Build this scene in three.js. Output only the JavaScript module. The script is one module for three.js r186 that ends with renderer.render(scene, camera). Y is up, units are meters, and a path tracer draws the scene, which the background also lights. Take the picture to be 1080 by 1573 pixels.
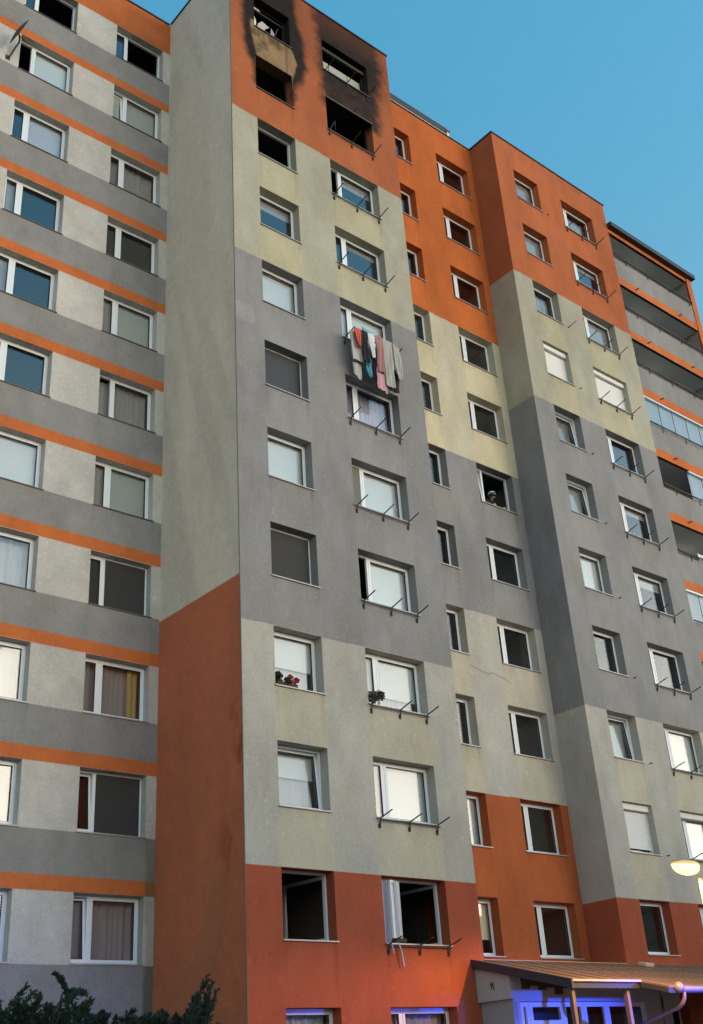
import * as THREE from 'three';
import { mergeGeometries } from 'three/addons/utils/BufferGeometryUtils.js';
import { MarchingCubes } from 'three/addons/objects/MarchingCubes.js';
import { RoundedBoxGeometry } from 'three/addons/geometries/RoundedBoxGeometry.js';

// ------------------------------------------------------------------ camera, sky, sun, exposure
const scene = new THREE.Scene();
const camera = new THREE.PerspectiveCamera(49.04, 703 / 1024, 0.1, 2000);
camera.position.set(-14.1625, 1.4731, 19.982);
camera.rotation.set(0.480222, -0.729597, -0.069775, 'YXZ');
const renderer = new THREE.WebGLRenderer({ antialias: true });
renderer.toneMapping = THREE.LinearToneMapping;
renderer.toneMappingExposure = 0.9;
renderer.shadowMap.enabled = true;

const GLOW = new THREE.Vector3(0.46, 0, 0.89).normalize();   // where the sun has just gone down
{ // dusk sky: clear blue overhead, pale towards the after-glow
  const W = 512, H = 256, data = new Float32Array(W * H * 4);
  const d = new THREE.Vector3();
  for (let j = 0; j < H; j++) for (let i = 0; i < W; i++) {
    const th = ((j + 0.5) / H - 0.5) * Math.PI, ph = ((i + 0.5) / W - 0.5) * 2 * Math.PI;
    d.set(Math.cos(ph) * Math.cos(th), Math.sin(th), Math.sin(ph) * Math.cos(th));
    const e = Math.max(0, d.y), t = Math.pow(e, 0.75);
    const side = (d.x * GLOW.x + d.z * GLOW.z) / Math.max(1e-4, Math.hypot(d.x, d.z) * Math.hypot(GLOW.x, GLOW.z));
    const a = Math.pow(0.5 + 0.5 * side * (1 - e * e), 2.6), b = 0.92 + 1.10 * a, g = 7.7 * a * Math.exp(-((e / 0.30) ** 2));
    const o = (j * W + i) * 4, under = d.y < 0 ? Math.max(0.10, 1 + d.y * 8) : 1;
    [[0.24 - 0.20 * t, 1], [0.54 - 0.195 * t, 0.765], [0.67 - 0.05 * t, 0.525]].forEach(([c, w], n) => { data[o + n] = (Math.max(0.025, c) * b + w * g + [0.20, 0.16, 0.16][n] * a) * under; });
    data[o + 3] = 1;
  }
  const tex = new THREE.DataTexture(data, W, H, THREE.RGBAFormat, THREE.FloatType);
  tex.mapping = THREE.EquirectangularReflectionMapping;
  tex.minFilter = tex.magFilter = THREE.LinearFilter; tex.needsUpdate = true;
  scene.background = tex; scene.environment = tex;
}
const sun = new THREE.DirectionalLight(new THREE.Color(1, 0.88, 0.70), 0.5);
sun.position.set(0.46, 0.17, 0.89).multiplyScalar(90).add(new THREE.Vector3(6, 15, 0));
sun.target.position.set(6, 15, 0);
sun.castShadow = true; sun.shadow.radius = 45;
Object.assign(sun.shadow.camera, { left: -40, right: 40, top: 40, bottom: -40, near: 1, far: 200 });
sun.shadow.mapSize.set(2048, 2048);
scene.add(sun, sun.target);

// ------------------------------------------------------------------ helpers
let seed = 7;
const rnd = () => { seed = (seed * 1664525 + 1013904223) >>> 0; return seed / 4294967296; };
const rr = (a, b) => a + (b - a) * rnd();
const hash = (x, y) => { let h = (x * 374761393 + y * 668265263) | 0; h = Math.imul(h ^ (h >>> 13), 1274126177); return ((h ^ (h >>> 16)) >>> 0) / 4294967296; };
const sm = (a, b, x) => { const t = Math.min(1, Math.max(0, (x - a) / (b - a))); return t * t * (3 - 2 * t); };
function vn(x, y) {
  const i = Math.floor(x), j = Math.floor(y), u = x - i, v = y - j, a = u * u * (3 - 2 * u), b = v * v * (3 - 2 * v);
  return (hash(i, j) * (1 - a) + hash(i + 1, j) * a) * (1 - b) + (hash(i, j + 1) * (1 - a) + hash(i + 1, j + 1) * a) * b;
}
const fbm = (x, y) => vn(x, y) * 0.5 + vn(x * 2.1 + 7, y * 2.1 + 3) * 0.27 + vn(x * 4.3 + 1, y * 4.3 + 9) * 0.15 + vn(x * 8.7, y * 8.7 + 5) * 0.08;
const used = {};
function numbered(n) { used[n] = (used[n] ?? -1) + 1; return used[n] ? `${n}_${String(used[n]).padStart(3, '0')}` : n; }
function mesh(name, geo, mat, parent) {
  const m = new THREE.Mesh(Array.isArray(geo) ? (geo.length > 1 ? mergeGeometries(geo.map(g => g.index ? g.toNonIndexed() : g)) : geo[0]) : geo, mat);
  m.name = name; m.castShadow = m.receiveShadow = true;
  parent.add(m); return m;
}
function tag(o, label, category, group, kind) {
  if (label) o.userData.label = label;
  if (category) o.userData.category = category;
  if (group) o.userData.group = group;
  if (kind) o.userData.kind = kind;
  return o;
}
function thing(name, label, category, pos = [0, 0, 0], group) {
  const g = new THREE.Group(); g.name = numbered(name); g.position.set(...pos); scene.add(g);
  return tag(g, label, category, group);
}
function sub(name, parent, pos = [0, 0, 0], label) { const g = new THREE.Group(); g.name = name; g.position.set(...pos); parent.add(g); if (label) g.userData.label = label; return g; }
const bx = (x0, x1, y0, y1, z0, z1) => new THREE.BoxGeometry(x1 - x0, y1 - y0, z1 - z0).translate((x0 + x1) / 2, (y0 + y1) / 2, (z0 + z1) / 2);
const V = (x, y, z) => new THREE.Vector3(x, y, z);
function rod(a, b, r, seg = 8) {
  a = V(...a); b = V(...b); const d = b.clone().sub(a), g = new THREE.CylinderGeometry(r, r, d.length(), seg);
  g.applyQuaternion(new THREE.Quaternion().setFromUnitVectors(V(0, 1, 0), d.normalize()));
  return g.translate((a.x + b.x) / 2, (a.y + b.y) / 2, (a.z + b.z) / 2);
}
const tube = (pts, r, n = 24, seg = 8) => new THREE.TubeGeometry(new THREE.CatmullRomCurve3(pts.map(p => V(...p))), n, r, seg);
const lin = (r, g, b) => new THREE.Color().setRGB(r, g, b);
const std = (c, rough = 0.8, extra = {}) => new THREE.MeshStandardMaterial({ color: lin(...c), roughness: rough, side: THREE.DoubleSide, ...extra });
function dataTex(w, h, fn, srgb = true) {
  const d = new Uint8Array(w * h * 4), enc = srgb ? v => Math.round(255 * (v <= 0.0031308 ? 12.92 * v : 1.055 * Math.pow(v, 1 / 2.4) - 0.055)) : v => Math.round(255 * v);
  for (let j = 0; j < h; j++) for (let i = 0; i < w; i++) {
    const c = fn(i, j), o = (j * w + i) * 4;
    for (let k = 0; k < 3; k++) d[o + k] = enc(Math.min(1, Math.max(0, c[k])));
    d[o + 3] = 255;
  }
  const t = new THREE.DataTexture(d, w, h); t.colorSpace = srgb ? THREE.SRGBColorSpace : THREE.NoColorSpace;
  t.magFilter = THREE.LinearFilter; t.minFilter = THREE.LinearMipmapLinearFilter; t.generateMipmaps = true; t.needsUpdate = true; return t;
}
// fine roughcast relief, one 1.6 m tile
const plasterBump = dataTex(256, 256, (i, j) => {
  const f = (x, y, n) => { const s = n / 256; const a = (x * s), b = (y * s); const w = (p, q) => hash(((p % n) + n) % n, ((q % n) + n) % n + n * 31); const ii = Math.floor(a), jj = Math.floor(b), u = a - ii, v = b - jj; return (w(ii, jj) * (1 - u) + w(ii + 1, jj) * u) * (1 - v) + (w(ii, jj + 1) * (1 - u) + w(ii + 1, jj + 1) * u) * v; };
  const v = f(i, j, 128) * 0.5 + f(i, j, 64) * 0.3 + f(i, j, 16) * 0.2; return [v, v, v];
}, false);
plasterBump.wrapS = plasterBump.wrapT = THREE.RepeatWrapping;

// ------------------------------------------------------------------ paint colours (albedo, linear)
const C = {
  grey: [0.235, 0.228, 0.226], beige: [0.405, 0.378, 0.330], yellow: [0.365, 0.342, 0.268], yellowStair: [0.49, 0.442, 0.335], orangeTop: [0.36, 0.110, 0.046], orangeF3: [0.40, 0.115, 0.045], orangeStair: [0.46, 0.120, 0.032], orangeStairLow: [0.365, 0.096, 0.033], orangeLow: [0.335, 0.080, 0.040],
  pale: [0.49, 0.465, 0.425], stripe: [0.52, 0.145, 0.045], spandrel: [0.25, 0.24, 0.23], side: [0.68, 0.59, 0.475], sideLow: [0.52, 0.150, 0.072],
};
const white = std([0.74, 0.775, 0.80], 0.35), sillM = std([0.34, 0.34, 0.34], 0.45, { metalness: 0.3 }), sillDark = std([0.10, 0.09, 0.085], 0.5);
const gasket = std([0.03, 0.03, 0.03], 0.6);
const glassM = new THREE.MeshPhysicalMaterial({ color: 0xffffff, roughness: 0.02, transmission: 1, thickness: 0, ior: 1.75, side: THREE.DoubleSide });
const blindTex = dataTex(64, 128, (i, j) => { const v = 0.93 + 0.05 * hash(i, j) + 0.02 * Math.sin(j * 0.7); return [v, v, v]; });
const blindM = new THREE.MeshStandardMaterial({ color: lin(0.53, 0.58, 0.575), map: blindTex, roughness: 0.9, side: THREE.DoubleSide });
const blindGreen = new THREE.MeshStandardMaterial({ color: lin(0.35, 0.41, 0.39), map: blindTex, roughness: 0.9, side: THREE.DoubleSide });
const blindCream = new THREE.MeshStandardMaterial({ color: lin(0.80, 0.74, 0.52), map: blindTex, roughness: 0.9, side: THREE.DoubleSide });
const screenM = std([0.045, 0.044, 0.042], 0.95), screenDark = std([0.022, 0.023, 0.027], 0.5), screenPale = std([0.16, 0.155, 0.14], 0.95);
const netM = std([0.36, 0.385, 0.43], 0.95), netGrey = std([0.26, 0.255, 0.25], 0.95), netYellow = std([0.42, 0.30, 0.10], 0.95), netLilac = std([0.42, 0.40, 0.50], 0.95);
const ironM = std([0.045, 0.043, 0.045], 0.55, { metalness: 0.4 }), galv = std([0.20, 0.20, 0.205], 0.45, { metalness: 0.5 });
const shutterM = std([0.72, 0.71, 0.68], 0.6);
const charM = std([0.012, 0.011, 0.010], 0.9), charM2 = std([0.035, 0.032, 0.030], 0.85);
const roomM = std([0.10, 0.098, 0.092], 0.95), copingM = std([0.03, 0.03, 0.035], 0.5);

// ------------------------------------------------------------------ building measures
const FH = 2.8, GY = -0.15, ROOF = 35.35;
const T = k => FH * k + 3.187, B = k => FH * k + 1.69;           // window heads and sills of the tall sections
const TW = k => FH * k + 3.081, BW = k => FH * k + 1.589;        // of the striped wing
const ZW = -3.628, Z2 = -1.454, Z3 = -0.231, X1 = 6.964, X2 = 12.809, X3 = 19.872, XG = 25.97, D = 0.29;
const cols = { a: [0.96, 2.425], b: [3.836, 5.891], n: [8.507, 9.28], s: [10.708, 12.466], c: [13.849, 15.284], d: [16.73, 18.773] };

const block = thing('apartment_block', 'tall panel apartment block painted in orange, beige and grey zones, its top flat burnt black', 'apartment building');

// painted wall sheet with window holes: outer face, reveals and an inner face; texture runs over the whole wall
function wallGeo(x0, x1, y0, y1, holes, z, depth, R) {
  const pos = [], nor = [], uv = [];
  const U = (x, y) => [(x - R.x) / R.w, (y - R.y) / R.h];
  const quad = (a, b, c, d, n, ua) => { for (const [p, u] of [[a, ua[0]], [b, ua[1]], [c, ua[2]], [a, ua[0]], [c, ua[2]], [d, ua[3]]]) { pos.push(...p); nor.push(...n); uv.push(...u); } };
  const xs = [...new Set([x0, x1, ...holes.flatMap(h => [h[0], h[1]])])].sort((a, b) => a - b);
  const ys = [...new Set([y0, y1, ...holes.flatMap(h => [h[2], h[3]])])].sort((a, b) => a - b);
  for (let i = 0; i + 1 < xs.length; i++) for (let j = 0; j + 1 < ys.length; j++) {
    const mx = (xs[i] + xs[i + 1]) / 2, my = (ys[j] + ys[j + 1]) / 2;
    if (holes.some(h => mx > h[0] && mx < h[1] && my > h[2] && my < h[3])) continue;
    const a = xs[i], b = xs[i + 1], c = ys[j], d = ys[j + 1], uu = [U(a, c), U(b, c), U(b, d), U(a, d)], zi = z - depth - 0.09;
    quad([a, c, z], [b, c, z], [b, d, z], [a, d, z], [0, 0, 1], uu);
    quad([b, c, zi], [a, c, zi], [a, d, zi], [b, d, zi], [0, 0, -1], [uu[1], uu[0], uu[3], uu[2]]);
  }
  const e = 0.07;
  for (const [a, b, c, d] of holes) {
    const zi = z - depth - 0.09, q = Math.min(d, y1) - e;
    quad([a, c, z], [a, c, zi], [a, d, zi], [a, d, z], [1, 0, 0], [U(a - e, c), U(a - e - .3, c), U(a - e - .3, q), U(a - e, q)]);
    quad([b, c, zi], [b, c, z], [b, d, z], [b, d, zi], [-1, 0, 0], [U(b + e + .3, c), U(b + e, c), U(b + e, q), U(b + e + .3, q)]);
    quad([a, d, zi], [b, d, zi], [b, d, z], [a, d, z], [0, -1, 0], [U(a, q), U(b, q), U(b, q), U(a, q)]);
    quad([a, c, z], [b, c, z], [b, c, zi], [a, c, zi], [0, 1, 0], [U(a, c), U(b, c), U(b, c), U(a, c)]);
  }
  const g = new THREE.BufferGeometry();
  g.setAttribute('position', new THREE.Float32BufferAttribute(pos, 3)); g.setAttribute('normal', new THREE.Float32BufferAttribute(nor, 3)); g.setAttribute('uv', new THREE.Float32BufferAttribute(uv, 2));
  return g;
}
function wallMat(R, paint, ppm = 44) {
  const w = Math.round(R.w * ppm), h = Math.round(R.h * ppm);
  const map = dataTex(w, h, (i, j) => paint(R.x + (i + .5) / w * R.w, R.y + (j + .5) / h * R.h));
  const bump = plasterBump.clone(); bump.repeat.set(R.w / 1.6, R.h / 1.6); bump.needsUpdate = true;
  return new THREE.MeshPhysicalMaterial({ map, bumpMap: bump, bumpScale: 0.006, roughness: 0.95, specularIntensity: 0.35, side: THREE.DoubleSide });
}
// weathering of the render: fine grain, cloudy dirt, washed panels under the sills, drips at the sill ends
function weather(c, x, y, colspans, sx = 0) {
  const grain = (hash(Math.floor(x * 44 + sx * 991), Math.floor(y * 44)) - 0.5);
  const big = fbm(x * 0.55 + sx, y * 0.33 + sx) - 0.5, mid = fbm(x * 2.2 + sx, y * 1.1 + 4) - 0.5;
  let m = 1 + grain * 0.15 + big * 0.34 + mid * 0.30, warm = (fbm(x * 1.7 + 31 + sx, y * 1.3) - 0.5) * 0.14;
  for (const [a, b, top, sill] of colspans) {
    const inX = sm(a - 0.10, a + 0.03, x) * (1 - sm(b - 0.03, b + 0.10, x));
    const k = (y - sill) / FH, f = k - Math.floor(k), below = (1 - f) * FH;              // metres under the nearest sill above
    if (inX > 0 && below < 1.31) { m += inX * 0.08; warm += inX * (c[0] > 0.3 && c[2] > 0.5 * c[0] ? 0.11 : 0.02); }
    const drip = Math.exp(-Math.pow((x - b + 0.05 + 0.02 * vn(y * 3, sx)) / 0.07, 2)) + Math.exp(-Math.pow((x - a - 0.05) / 0.06, 2)) * 0.7;
    if (below < 1.31) m -= drip * 0.30 * vn(a * 13 + Math.floor(k) * 7.3, sx) * (1 - below / 1.4);
    const soak = vn(x * 5, Math.floor(k) * 3.7 + sx) * sm(0.5, 0, below) * inX; m -= soak * 0.12;
  }
  const joint = Math.abs(((y - 0.62 - sx * 0.02) / FH) % 1) * FH; if (joint < 0.02) m -= 0.03 * vn(x * 2, y + sx);
  const speck = vn(x * 13 + sx, y * 13); if (speck > 0.91) m += 0.15; const pit = vn(x * 17 + 40, y * 15 + sx); if (pit > 0.92) m -= 0.10;
  return [c[0] * m * (1 + warm * 0.3), c[1] * m, c[2] * m * (1 - warm)];
}
// ---- soot shapes on the burnt top (facade metres)
const sdf = (P, x, y) => { let d = 1e9, s = 1; for (let i = 0, j = P.length - 1; i < P.length; j = i++) { const [ax, ay] = P[i], [bx_, by] = P[j], ex = bx_ - ax, ey = by - ay, wx = x - ax, wy = y - ay, t = Math.min(1, Math.max(0, (wx * ex + wy * ey) / (ex * ex + ey * ey))); d = Math.min(d, (wx - ex * t) ** 2 + (wy - ey * t) ** 2); const c1 = y >= ay, c2 = y < by, c3 = ex * wy > ey * wx; if ((c1 && c2 && c3) || (!c1 && !c2 && !c3)) s = -s; } return s * Math.sqrt(d); };
const sootA = [[0.55, 36], [0.53, 33.6], [0.53, 32.4], [0.59, 31.54], [0.74, 31.06], [0.94, 30.75], [0.95, 29.9], [2.44, 29.9], [2.55, 30.75], [2.84, 31.25], [3.03, 32.06], [3.0, 32.74], [2.86, 33.48], [2.62, 34.29], [2.5, 36]];
const tanA = [[0.79, 32.3], [0.89, 31.69], [0.98, 31.36], [0.98, 30.6], [2.43, 30.6], [2.48, 31.1], [2.58, 31.4], [2.65, 31.87], [2.5, 32.4], [2.3, 32.75], [0.8, 32.75]];
const sootB = [[3.62, 36], [3.79, 33.95], [3.80, 33.1], [3.84, 31.6], [3.84, 31.0], [6.05, 31.0], [6.16, 31.7], [6.16, 32.4], [6.3, 33.3], [6.5, 34.2], [6.3, 36]];

const spans1 = [[...cols.a, 0, B(0)], [...cols.b, 0, B(0)]], spans2 = [[...cols.n, 0, B(0)], [...cols.s, 0, B(0)]], spans3 = [[...cols.c, 0, B(0)], [...cols.d, 0, B(0)]];
const wob = (x, y) => y + 0.018 * (vn(x * 3.1, Math.round(y / 2.8) * 7) - 0.5);
const zone1 = y => y > T(9) ? C.orangeTop : y > T(7) ? C.yellow : y > T(3) ? C.grey : y > T(1) ? C.beige : C.orangeLow;
const zone2 = y => y > T(8) ? C.orangeStair : y > T(6) ? C.yellowStair : y > T(4) ? C.grey : y > T(2) ? C.beige : C.orangeStairLow;
const zone3 = y => y > T(9) ? C.orangeF3 : zone1(y);
const R1 = { x: 0, y: GY, w: X1, h: ROOF - GY }, R2 = { x: X1, y: GY, w: X2 - X1, h: ROOF - GY }, R3 = { x: X2, y: GY, w: X3 - X2, h: ROOF - GY };
const M1 = wallMat(R1, (x, y) => {
  let c = weather(zone1(wob(x, y)), x, y, spans1, 0);
  if (x < 0.62 && x > 0.03 && y > 20.35 && y < 20.95) c = c.map(v => v * 1.13);
  if (y > 29) {
    const n = (fbm(x * 3.1, y * 3.1) - 0.5) * 0.5 + (fbm(x * 11, y * 11) - .5) * 0.18;
    let s = sm(0.22, -0.10, sdf(sootA, x, y) + n * 0.42) * (0.96 + 0.04 * vn(x * 9, y * 9));
    const t = sm(0.05, -0.05, sdf(tanA, x, y) + n * 0.22);
    const tan = [0.25, 0.170, 0.092].map((v, k) => v * (0.55 + 0.8 * fbm(x * 2.6 + 5, y * 1.7)) * (1 + (k ? 0 : 0.12 * vn(x * 6, y * 2))));
    const streak = (vn(x * 9, y * 0.7) > 0.72 ? 0.7 : 1) * (1 - 0.55 * sm(.5, .75, fbm(x * 2.2 + 20, y * 2.2 + 3)));
    let s2 = sm(0.42, -0.14, sdf(sootB, x, y) + n * 0.75) * (0.93 + 0.07 * vn(x * 7, y * 5));
    if (y > 34.0) s2 *= 1 - 0.22 * sm(34.0, 35.3, y) * (1 + n);
    const haze = 0.38 * sm(1.3, 0, Math.min(sdf(sootB, x, y), sdf(sootA, x, y)) + n * 1.6) * sm(31.5, 34, y);
    const blk = [0.014, 0.012, 0.011].map(v => v * (0.7 + 1.1 * fbm(x * 5, y * 5) * (y > 31 && y < 32.8 && x > 3 ? 1.5 : 0.7)));
    c = c.map((v, k) => v * (1 - haze) + blk[k] * haze);
    c = c.map((v, k) => { v = v * (1 - s) + blk[k] * s; v = v * (1 - t) + tan[k] * streak * t; return v * (1 - s2) + blk[k] * s2; });
  }
  return c;
});
const M2 = wallMat(R2, (x, y) => {
  let c = weather(zone2(wob(x, y)), x, y, spans2, 3.7);
  if (Math.abs(y - 12.42 + 0.12 * (x - 10) - 0.1 * vn(x * 4, 1)) < 0.025 && x > 9.3 && x < 11) c = c.map(v => v * 0.72);
  return c;
});
const M3 = wallMat(R3, (x, y) => weather(zone3(wob(x, y)), x, y, spans3, 8.2));
const dark = f => c => c.map(v => v * f);
// ---- windows of each column: what can be seen in each (floor 0 at the bottom)
const W = {
  a: [{ g: 1, cur: netM }, { open: 1 }, { half: .45, tilt: 1, net: 1 }, { half: .58, net: 1 }, { scr: screenM }, { blind: blindM }, { scr: screenDark }, { blind: blindM }, { g: 1, half: .3, bm: netGrey }, { openIn: 1 }, { burnt: 1 }, { burnt: 1 }],
  b: [{ cur: netGrey }, { openB: 1 }, { blind: blindM, net: 1 }, { half: .72, net: 1 }, { L: 'open', blind: blindM }, { L: 'screen', blind: blindM }, { cur: netLilac }, { half: .62, net: 0, blindL: 1 }, { half: .2, bm: netGrey }, { L: 'open', half: .3, bm: netGrey }, { burnt: 1 }, { burnt: 2 }],
  n: [null, { half: .68, bm: blindCream }, { blind: blindM }, {}, {}, {}, {}, {}, {}, {}, {}, {}],
  s: [null, {}, {}, {}, {}, {}, { fire: 1 }, {}, {}, {}, {}, {}],
  c: [{}, {}, { shut: .88 }, { tilt: 1, half: .95, bm: blindGreen }, {}, { half: .9, bm: blindM }, { tilt: 1, half: .95, bm: blindGreen }, { tilt: 1, half: .9, bm: netGrey }, { shut: 1 }, { cur: netGrey }, { half: 1, bm: netGrey }, { half: .5, bm: netGrey }],
  d: [null, { cur: netM }, { shut: .06, blind: blindM }, { blind: blindM }, {}, { half: .3, bm: blindGreen }, { half: .25, bm: netGrey }, {}, { shut: 1 }, { half: .6, bm: netGrey }, { half: .2, bm: netM }, { cur: netGrey }],
  R: [null, { cur: netGrey, tiltL: 1, dk: 1 }, { scr: 0, tiltL: 1, scrR: screenM }, { curY: 1, cur: netGrey }, { scrR: screenM }, { blind: blindGreen, L: 'pale' }, { cur: netGrey, L: 'open' }, { blind: blindGreen, L: 'pale' }, {}, { cur: netGrey }, { blind: blindGreen, tiltL: 1 }, { openR: 1 }],
  L: [null, { cur: netM }, {}, { cur: netGrey }, { cur: netM }, { blind: blindM }, {}, { L: 'pale' }, { L: 'pale' }, { half: .85, bm: netM }, { blind: blindM, L: 'open' }, { openR: 1 }],
  M: [null, {}, {}, { blind: blindM }, {}, {}, { cur: netGrey }, {}, { blind: blindM }, {}, {}, {}],
};

// ---- one window: frame, sashes, panes, sill and what hangs behind; children of the group at its lower left corner
const geoCache = {};
function ring(x0, x1, y0, y1, t, z0, z1) { return [bx(x0, x1, y0, y0 + t, z0, z1), bx(x0, x1, y1 - t, y1, z0, z1), bx(x0, x0 + t, y0 + t, y1 - t, z0, z1), bx(x1 - t, x1, y0 + t, y1 - t, z0, z1)]; }
function curtainGeo(x0, x1, y0, y1, z, amp = 0.03, n = 40) {
  const g = new THREE.PlaneGeometry(x1 - x0, y1 - y0, n, 6), p = g.attributes.position, ph = rnd() * 9;
  for (let i = 0; i < p.count; i++) { const x = p.getX(i); p.setZ(i, amp * (Math.sin(x * 38 + ph + Math.sin(x * 9 + ph) * 1.3) + 0.5 * Math.sin(x * 17 + ph * 2)) * (0.7 + 0.3 * (0.5 - p.getY(i) / (y1 - y0)))); }
  g.translate((x0 + x1) / 2, (y0 + y1) / 2, z); g.computeVertexNormals(); return g;
}
function windowAt(x, y, z, w, h, o, split, depth, sillMat, lipOut = 0.045) {
  const P = sub('window', block, [x, y, z]);
  const zf = -depth;
  mesh('sill', [bx(0.002, w - 0.002, 0.002, 0.022, zf, 0), bx(-0.02, w + 0.03, -0.006, 0.022, 0.003, lipOut)], sillMat, P);
  if (o.burnt) {
    const fr = ring(0.003, w - 0.003, 0.024, h - 0.003, 0.05, zf - 0.07, zf);
    mesh('charred_frame', o.burnt === 2 || w < 1.6 && y > 31 ? fr : fr.slice(2), charM, P);
    return P;
  }
  const t1 = 0.05, t2 = 0.068, s = split ?? 0;
  const fr = ring(0.003, w - 0.003, 0.024, h - 0.003, t1, zf - 0.08, zf);
  if (split) fr.push(bx(s - 0.04, s + 0.04, 0.024 + t1, h - 0.003 - t1, zf - 0.08, zf - 0.002));
  mesh('frame', fr, white, P);
  const cells = split ? [[t1 - 0.01, s - 0.028, 'L'], [s + 0.028, w - t1 + 0.01, 'R']] : [[t1 - 0.01, w - t1 + 0.01, 'R']];
  const y0 = 0.024 + t1 - 0.01, y1 = h - t1 + 0.007;
  for (const [a, b, id] of cells) {
    const kind = id === 'L' ? o.L : null;
    if ((o.open || (o.openB && id === 'R'))) { // sash swung inwards on its right-hand hinges
      const S = new THREE.Group(); S.name = 'open_sash'; S.position.set(b, 0, zf - 0.03); S.rotation.y = o.openB ? -1.5 : -1.48;
      const wS = b - a; const sg = ring(-wS, 0, y0, y1, t2, -0.06, 0.0);
      const m = mesh('open_sash', sg, white, P); m.position.copy(S.position); m.rotation.copy(S.rotation);
      const gl = mesh('pane', new THREE.PlaneGeometry(wS - 2 * t2, y1 - y0 - 2 * t2).translate(-wS / 2, (y0 + y1) / 2, -0.03), glassM, P); gl.position.copy(S.position); gl.rotation.copy(S.rotation);
      continue;
    }
    if (kind === 'open' || o.openIn || (o.fire && id === 'R') || (o.openR && id === 'R')) continue;
    if (kind === 'screen' || kind === 'pale' && 0) { mesh('insect_screen', bx(a + 0.012, b - 0.012, y0 + 0.012, y1 - 0.012, zf - 0.02, zf - 0.014), screenPale, P); continue; }
    if ((id === 'R' && o.scrR) || o.scr) mesh('insect_screen', bx(a + 0.012, b - 0.012, y0 + 0.012, y1 - 0.012, zf + 0.010, zf + 0.013), o.scrR || o.scr, P);
    const tilt = (o.tilt && id === 'R') || (o.tiltL && id === 'L') || (o.fire && id === 'L');
    const sash = mesh('sash', ring(a, b, 0, y1 - y0, t2, -0.062, 0.008), white, P);
    const gk = mesh('gasket', ring(a + t2 - 0.002, b - t2 + 0.002, t2 - 0.002, y1 - y0 - t2 + 0.002, 0.010, -0.045, 0.004), gasket, P);
    const pane = mesh('pane', new THREE.PlaneGeometry(b - a - 2 * t2, y1 - y0 - 2 * t2).translate((a + b) / 2, (y1 - y0) / 2, -0.026), glassM, P);
    const inner = mesh('pane', new THREE.PlaneGeometry(b - a - 2 * t2, y1 - y0 - 2 * t2).translate((a + b) / 2, (y1 - y0) / 2, -0.046), glassM, P);
    for (const m of [sash, gk, pane, inner]) { m.position.set(0, y0, zf); if (tilt) m.rotation.x = -0.085; }
  }
  const zb = zf - (o.tilt ? 0.26 : 0.11), xa = split ? s + 0.03 : 0.06, xb = w - 0.06;
  if (o.blind) { mesh('roller_blind', bx(xa, xb, 0.08, h - 0.05, zb - 0.004, zb), o.blind, P); if (split && !['open', 'pale', 'screen'].includes(o.L)) mesh('roller_blind', bx(0.06, s - 0.03, 0.08, h - 0.05, zb - 0.004, zb), o.blind, P); }
  if (o.L === 'pale') mesh('curtain', curtainGeo(0.05, s - 0.02, 0.05, h - 0.05, zf - 0.13, 0.015, 16), netGrey, P);
  if (o.half) { mesh('roller_blind', bx(split && !o.blindL ? xa : 0.06, xb, h * (1 - o.half), h - 0.05, zb - 0.004, zb), o.bm || blindM, P); if (o.blindL || o.net) split && mesh('roller_blind', bx(0.06, s - 0.04, 0.1, h - 0.05, zb - 0.03, zb - 0.026), blindM, P); }
  if (o.net) mesh('net_curtain', curtainGeo(xa, xb - 0.1, 0.03, h * (o.blind ? .2 : .62), zb - 0.07, 0.012), netM, P);
  if (o.cur) mesh('curtain', curtainGeo(0.05, xb, 0.03, h - 0.06, zb - 0.12, 0.035), o.cur, P);
  if (o.curY) mesh('yellow_curtain', curtainGeo(xb - 0.33, xb - 0.05, 0.03, h - 0.06, zb - 0.04, 0.03, 14), netYellow, P).userData.label = 'narrow yellow curtain';
  if (o.shut !== undefined) {
    mesh('shutter_box', new RoundedBoxGeometry(w - 0.01, 0.19, 0.17, 2, 0.02).translate(w / 2, h - 0.098, zf + 0.092), shutterM, P);
    if (o.shut > .1) {
      const sl = [], bot = 0.03 + (h - 0.2) * (1 - o.shut), n = Math.round((h - 0.2 - bot) / 0.052);
      for (let i = 0; i < n; i++) sl.push(new THREE.CylinderGeometry(0.027, 0.027, w - 0.05, 8, 1, true, -Math.PI / 2, Math.PI).rotateZ(Math.PI / 2).scale(1, 1, 0.4).translate(w / 2, bot + 0.026 + i * 0.052, zf + 0.05));
      mesh('shutter_slats', sl, shutterM, P).userData.kind = 'stuff';
    }
    for (const q of [0.004, w - 0.05]) mesh('guide_rail', bx(q, q + 0.046, 0.03, h - 0.2, zf + 0.012, zf + 0.07), shutterM, P);
  }
  return P;
}

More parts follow.
